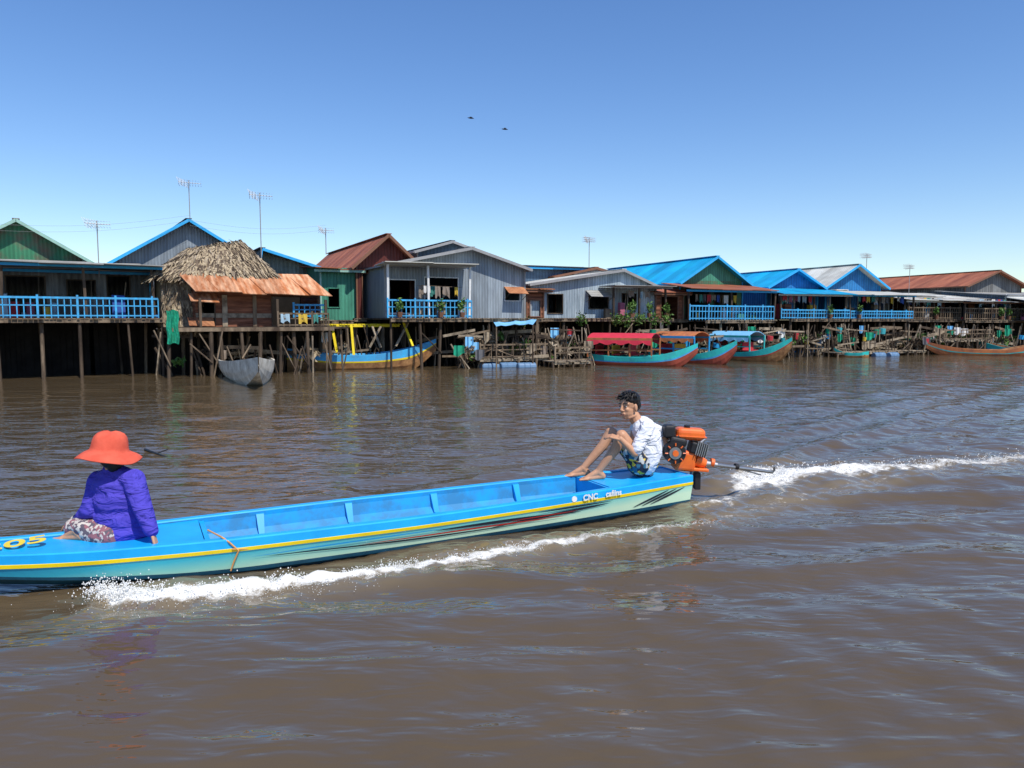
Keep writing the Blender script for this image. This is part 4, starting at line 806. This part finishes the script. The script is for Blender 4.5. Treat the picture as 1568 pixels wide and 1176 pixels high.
ma=N.new('ShaderNodeMix'); ma.data_type='RGBA'; L.new(mw.outputs['Result'],ma.inputs['A']); ma.inputs['B'].default_value=(.3,.25,.17,1); af=N.new('ShaderNodeMath'); af.operation='MULTIPLY'; af.inputs[1].default_value=.8; L.new(at.outputs['Fac'],af.inputs[0]); L.new(af.outputs[0],ma.inputs['Factor'])
mx=N.new('ShaderNodeMix'); mx.data_type='RGBA'; L.new(ma.outputs['Result'],mx.inputs['A']); mx.inputs['B'].default_value=(.78,.77,.72,1); L.new(mr.outputs[0],mx.inputs['Factor']); L.new(mx.outputs['Result'],b.inputs['Base Color'])
rr=N.new('ShaderNodeMapRange'); rr.inputs['To Min'].default_value=.03; rr.inputs['To Max'].default_value=.7; L.new(mr.outputs[0],rr.inputs['Value']); L.new(rr.outputs[0],b.inputs['Roughness']); b.inputs['IOR'].default_value=1.42
me.materials.append(m)
mb=MB(); r=random.Random(12); sm=plain('water_spray',(.8,.8,.78),.3)
def drop(p,s):
    o=[Vector((1,0,0)),Vector((0,1,0)),Vector((-1,0,0)),Vector((0,-1,0))]; i=len(mb.v); k=mb.mi(sm)
    mb.v+=[tuple(p+x*s) for x in o]+[tuple(p+Vector((0,0,s*1.3))),tuple(p-Vector((0,0,s*1.3)))]
    for j in range(4): mb.f+=[(i+j,i+(j+1)%4,i+4),(i+(j+1)%4,i+j,i+5)]; mb.m+=[k,k]
def along(poly,t):
    n=len(poly)-1; k=min(n-1,int(t*n)); return poly[k].lerp(poly[k+1],t*n-k)
for _ in range(5000):
    t=r.random()**1.4; p=along(p1,t); h=abs(r.gauss(0,1)); g=max(.2,1-t*1.0); b_=.5+.5*math.sin(t*60+2*math.sin(t*23))
    drop(p+Vector((r.gauss(0,.06),r.gauss(.0,.07),.02+h*.055*g*b_)),r.uniform(.0025,.007)*(.6+.5*g))
for _ in range(1500):
    t=r.random()**1.6; p=along(p2[1:],t); drop(p+Vector((r.gauss(0,.15),r.gauss(0,.12),.02+abs(r.gauss(0,.045)))),r.uniform(.004,.01))
for _ in range(600):
    p=along(p1,r.uniform(.05,.4)); drop(p+Vector((r.gauss(.1,.2),-abs(r.gauss(.1,.15)),.01+abs(r.gauss(0,.03)))),r.uniform(.002,.004))
mb.obj('water_splash')
# ---------- sky, sun, camera ----------
w=bpy.data.worlds.new('World'); sc.world=w; w.use_nodes=True; N=w.node_tree.nodes; L=w.node_tree.links; bg=N['Background']
sk=N.new('ShaderNodeTexSky'); sk.sky_type='NISHITA'; sk.sun_disc=False; EL=56; AZ=145
sk.sun_elevation=math.radians(EL); sk.sun_rotation=math.radians(AZ); sk.air_density=1.0; sk.dust_density=.3; sk.ozone_density=3.2
hs=N.new('ShaderNodeHueSaturation'); hs.inputs['Hue'].default_value=.508; hs.inputs['Saturation'].default_value=1.2; hs.inputs['Value'].default_value=1.25; L.new(sk.outputs[0],hs.inputs['Color'])
L.new(hs.outputs[0],bg.inputs[0]); bg.inputs[1].default_value=.13
sd=bpy.data.lights.new('sun','SUN'); sd.energy=5.0; sd.angle=math.radians(.5); sd.color=(1,.95,.87); so=bpy.data.objects.new('sun',sd); sc.collection.objects.link(so)
dv=Vector((math.sin(math.radians(AZ))*math.cos(math.radians(EL)),math.cos(math.radians(AZ))*math.cos(math.radians(EL)),math.sin(math.radians(EL))))
so.rotation_euler=dv.to_track_quat('Z','Y').to_euler(); so.location=(5,-5,20)
cd=bpy.data.cameras.new('camera'); co=bpy.data.objects.new('camera',cd); sc.collection.objects.link(co); co.location=(0,0,H); co.rotation_euler=(math.pi/2-TH,0,0)
cd.sensor_fit='HORIZONTAL'; cd.sensor_width=36; cd.lens=36*FPX/1568; cd.clip_end=8000; cd.clip_start=.05; sc.camera=co
sc.view_settings.view_transform='Standard'; sc.view_settings.look='None'; sc.view_settings.exposure=0
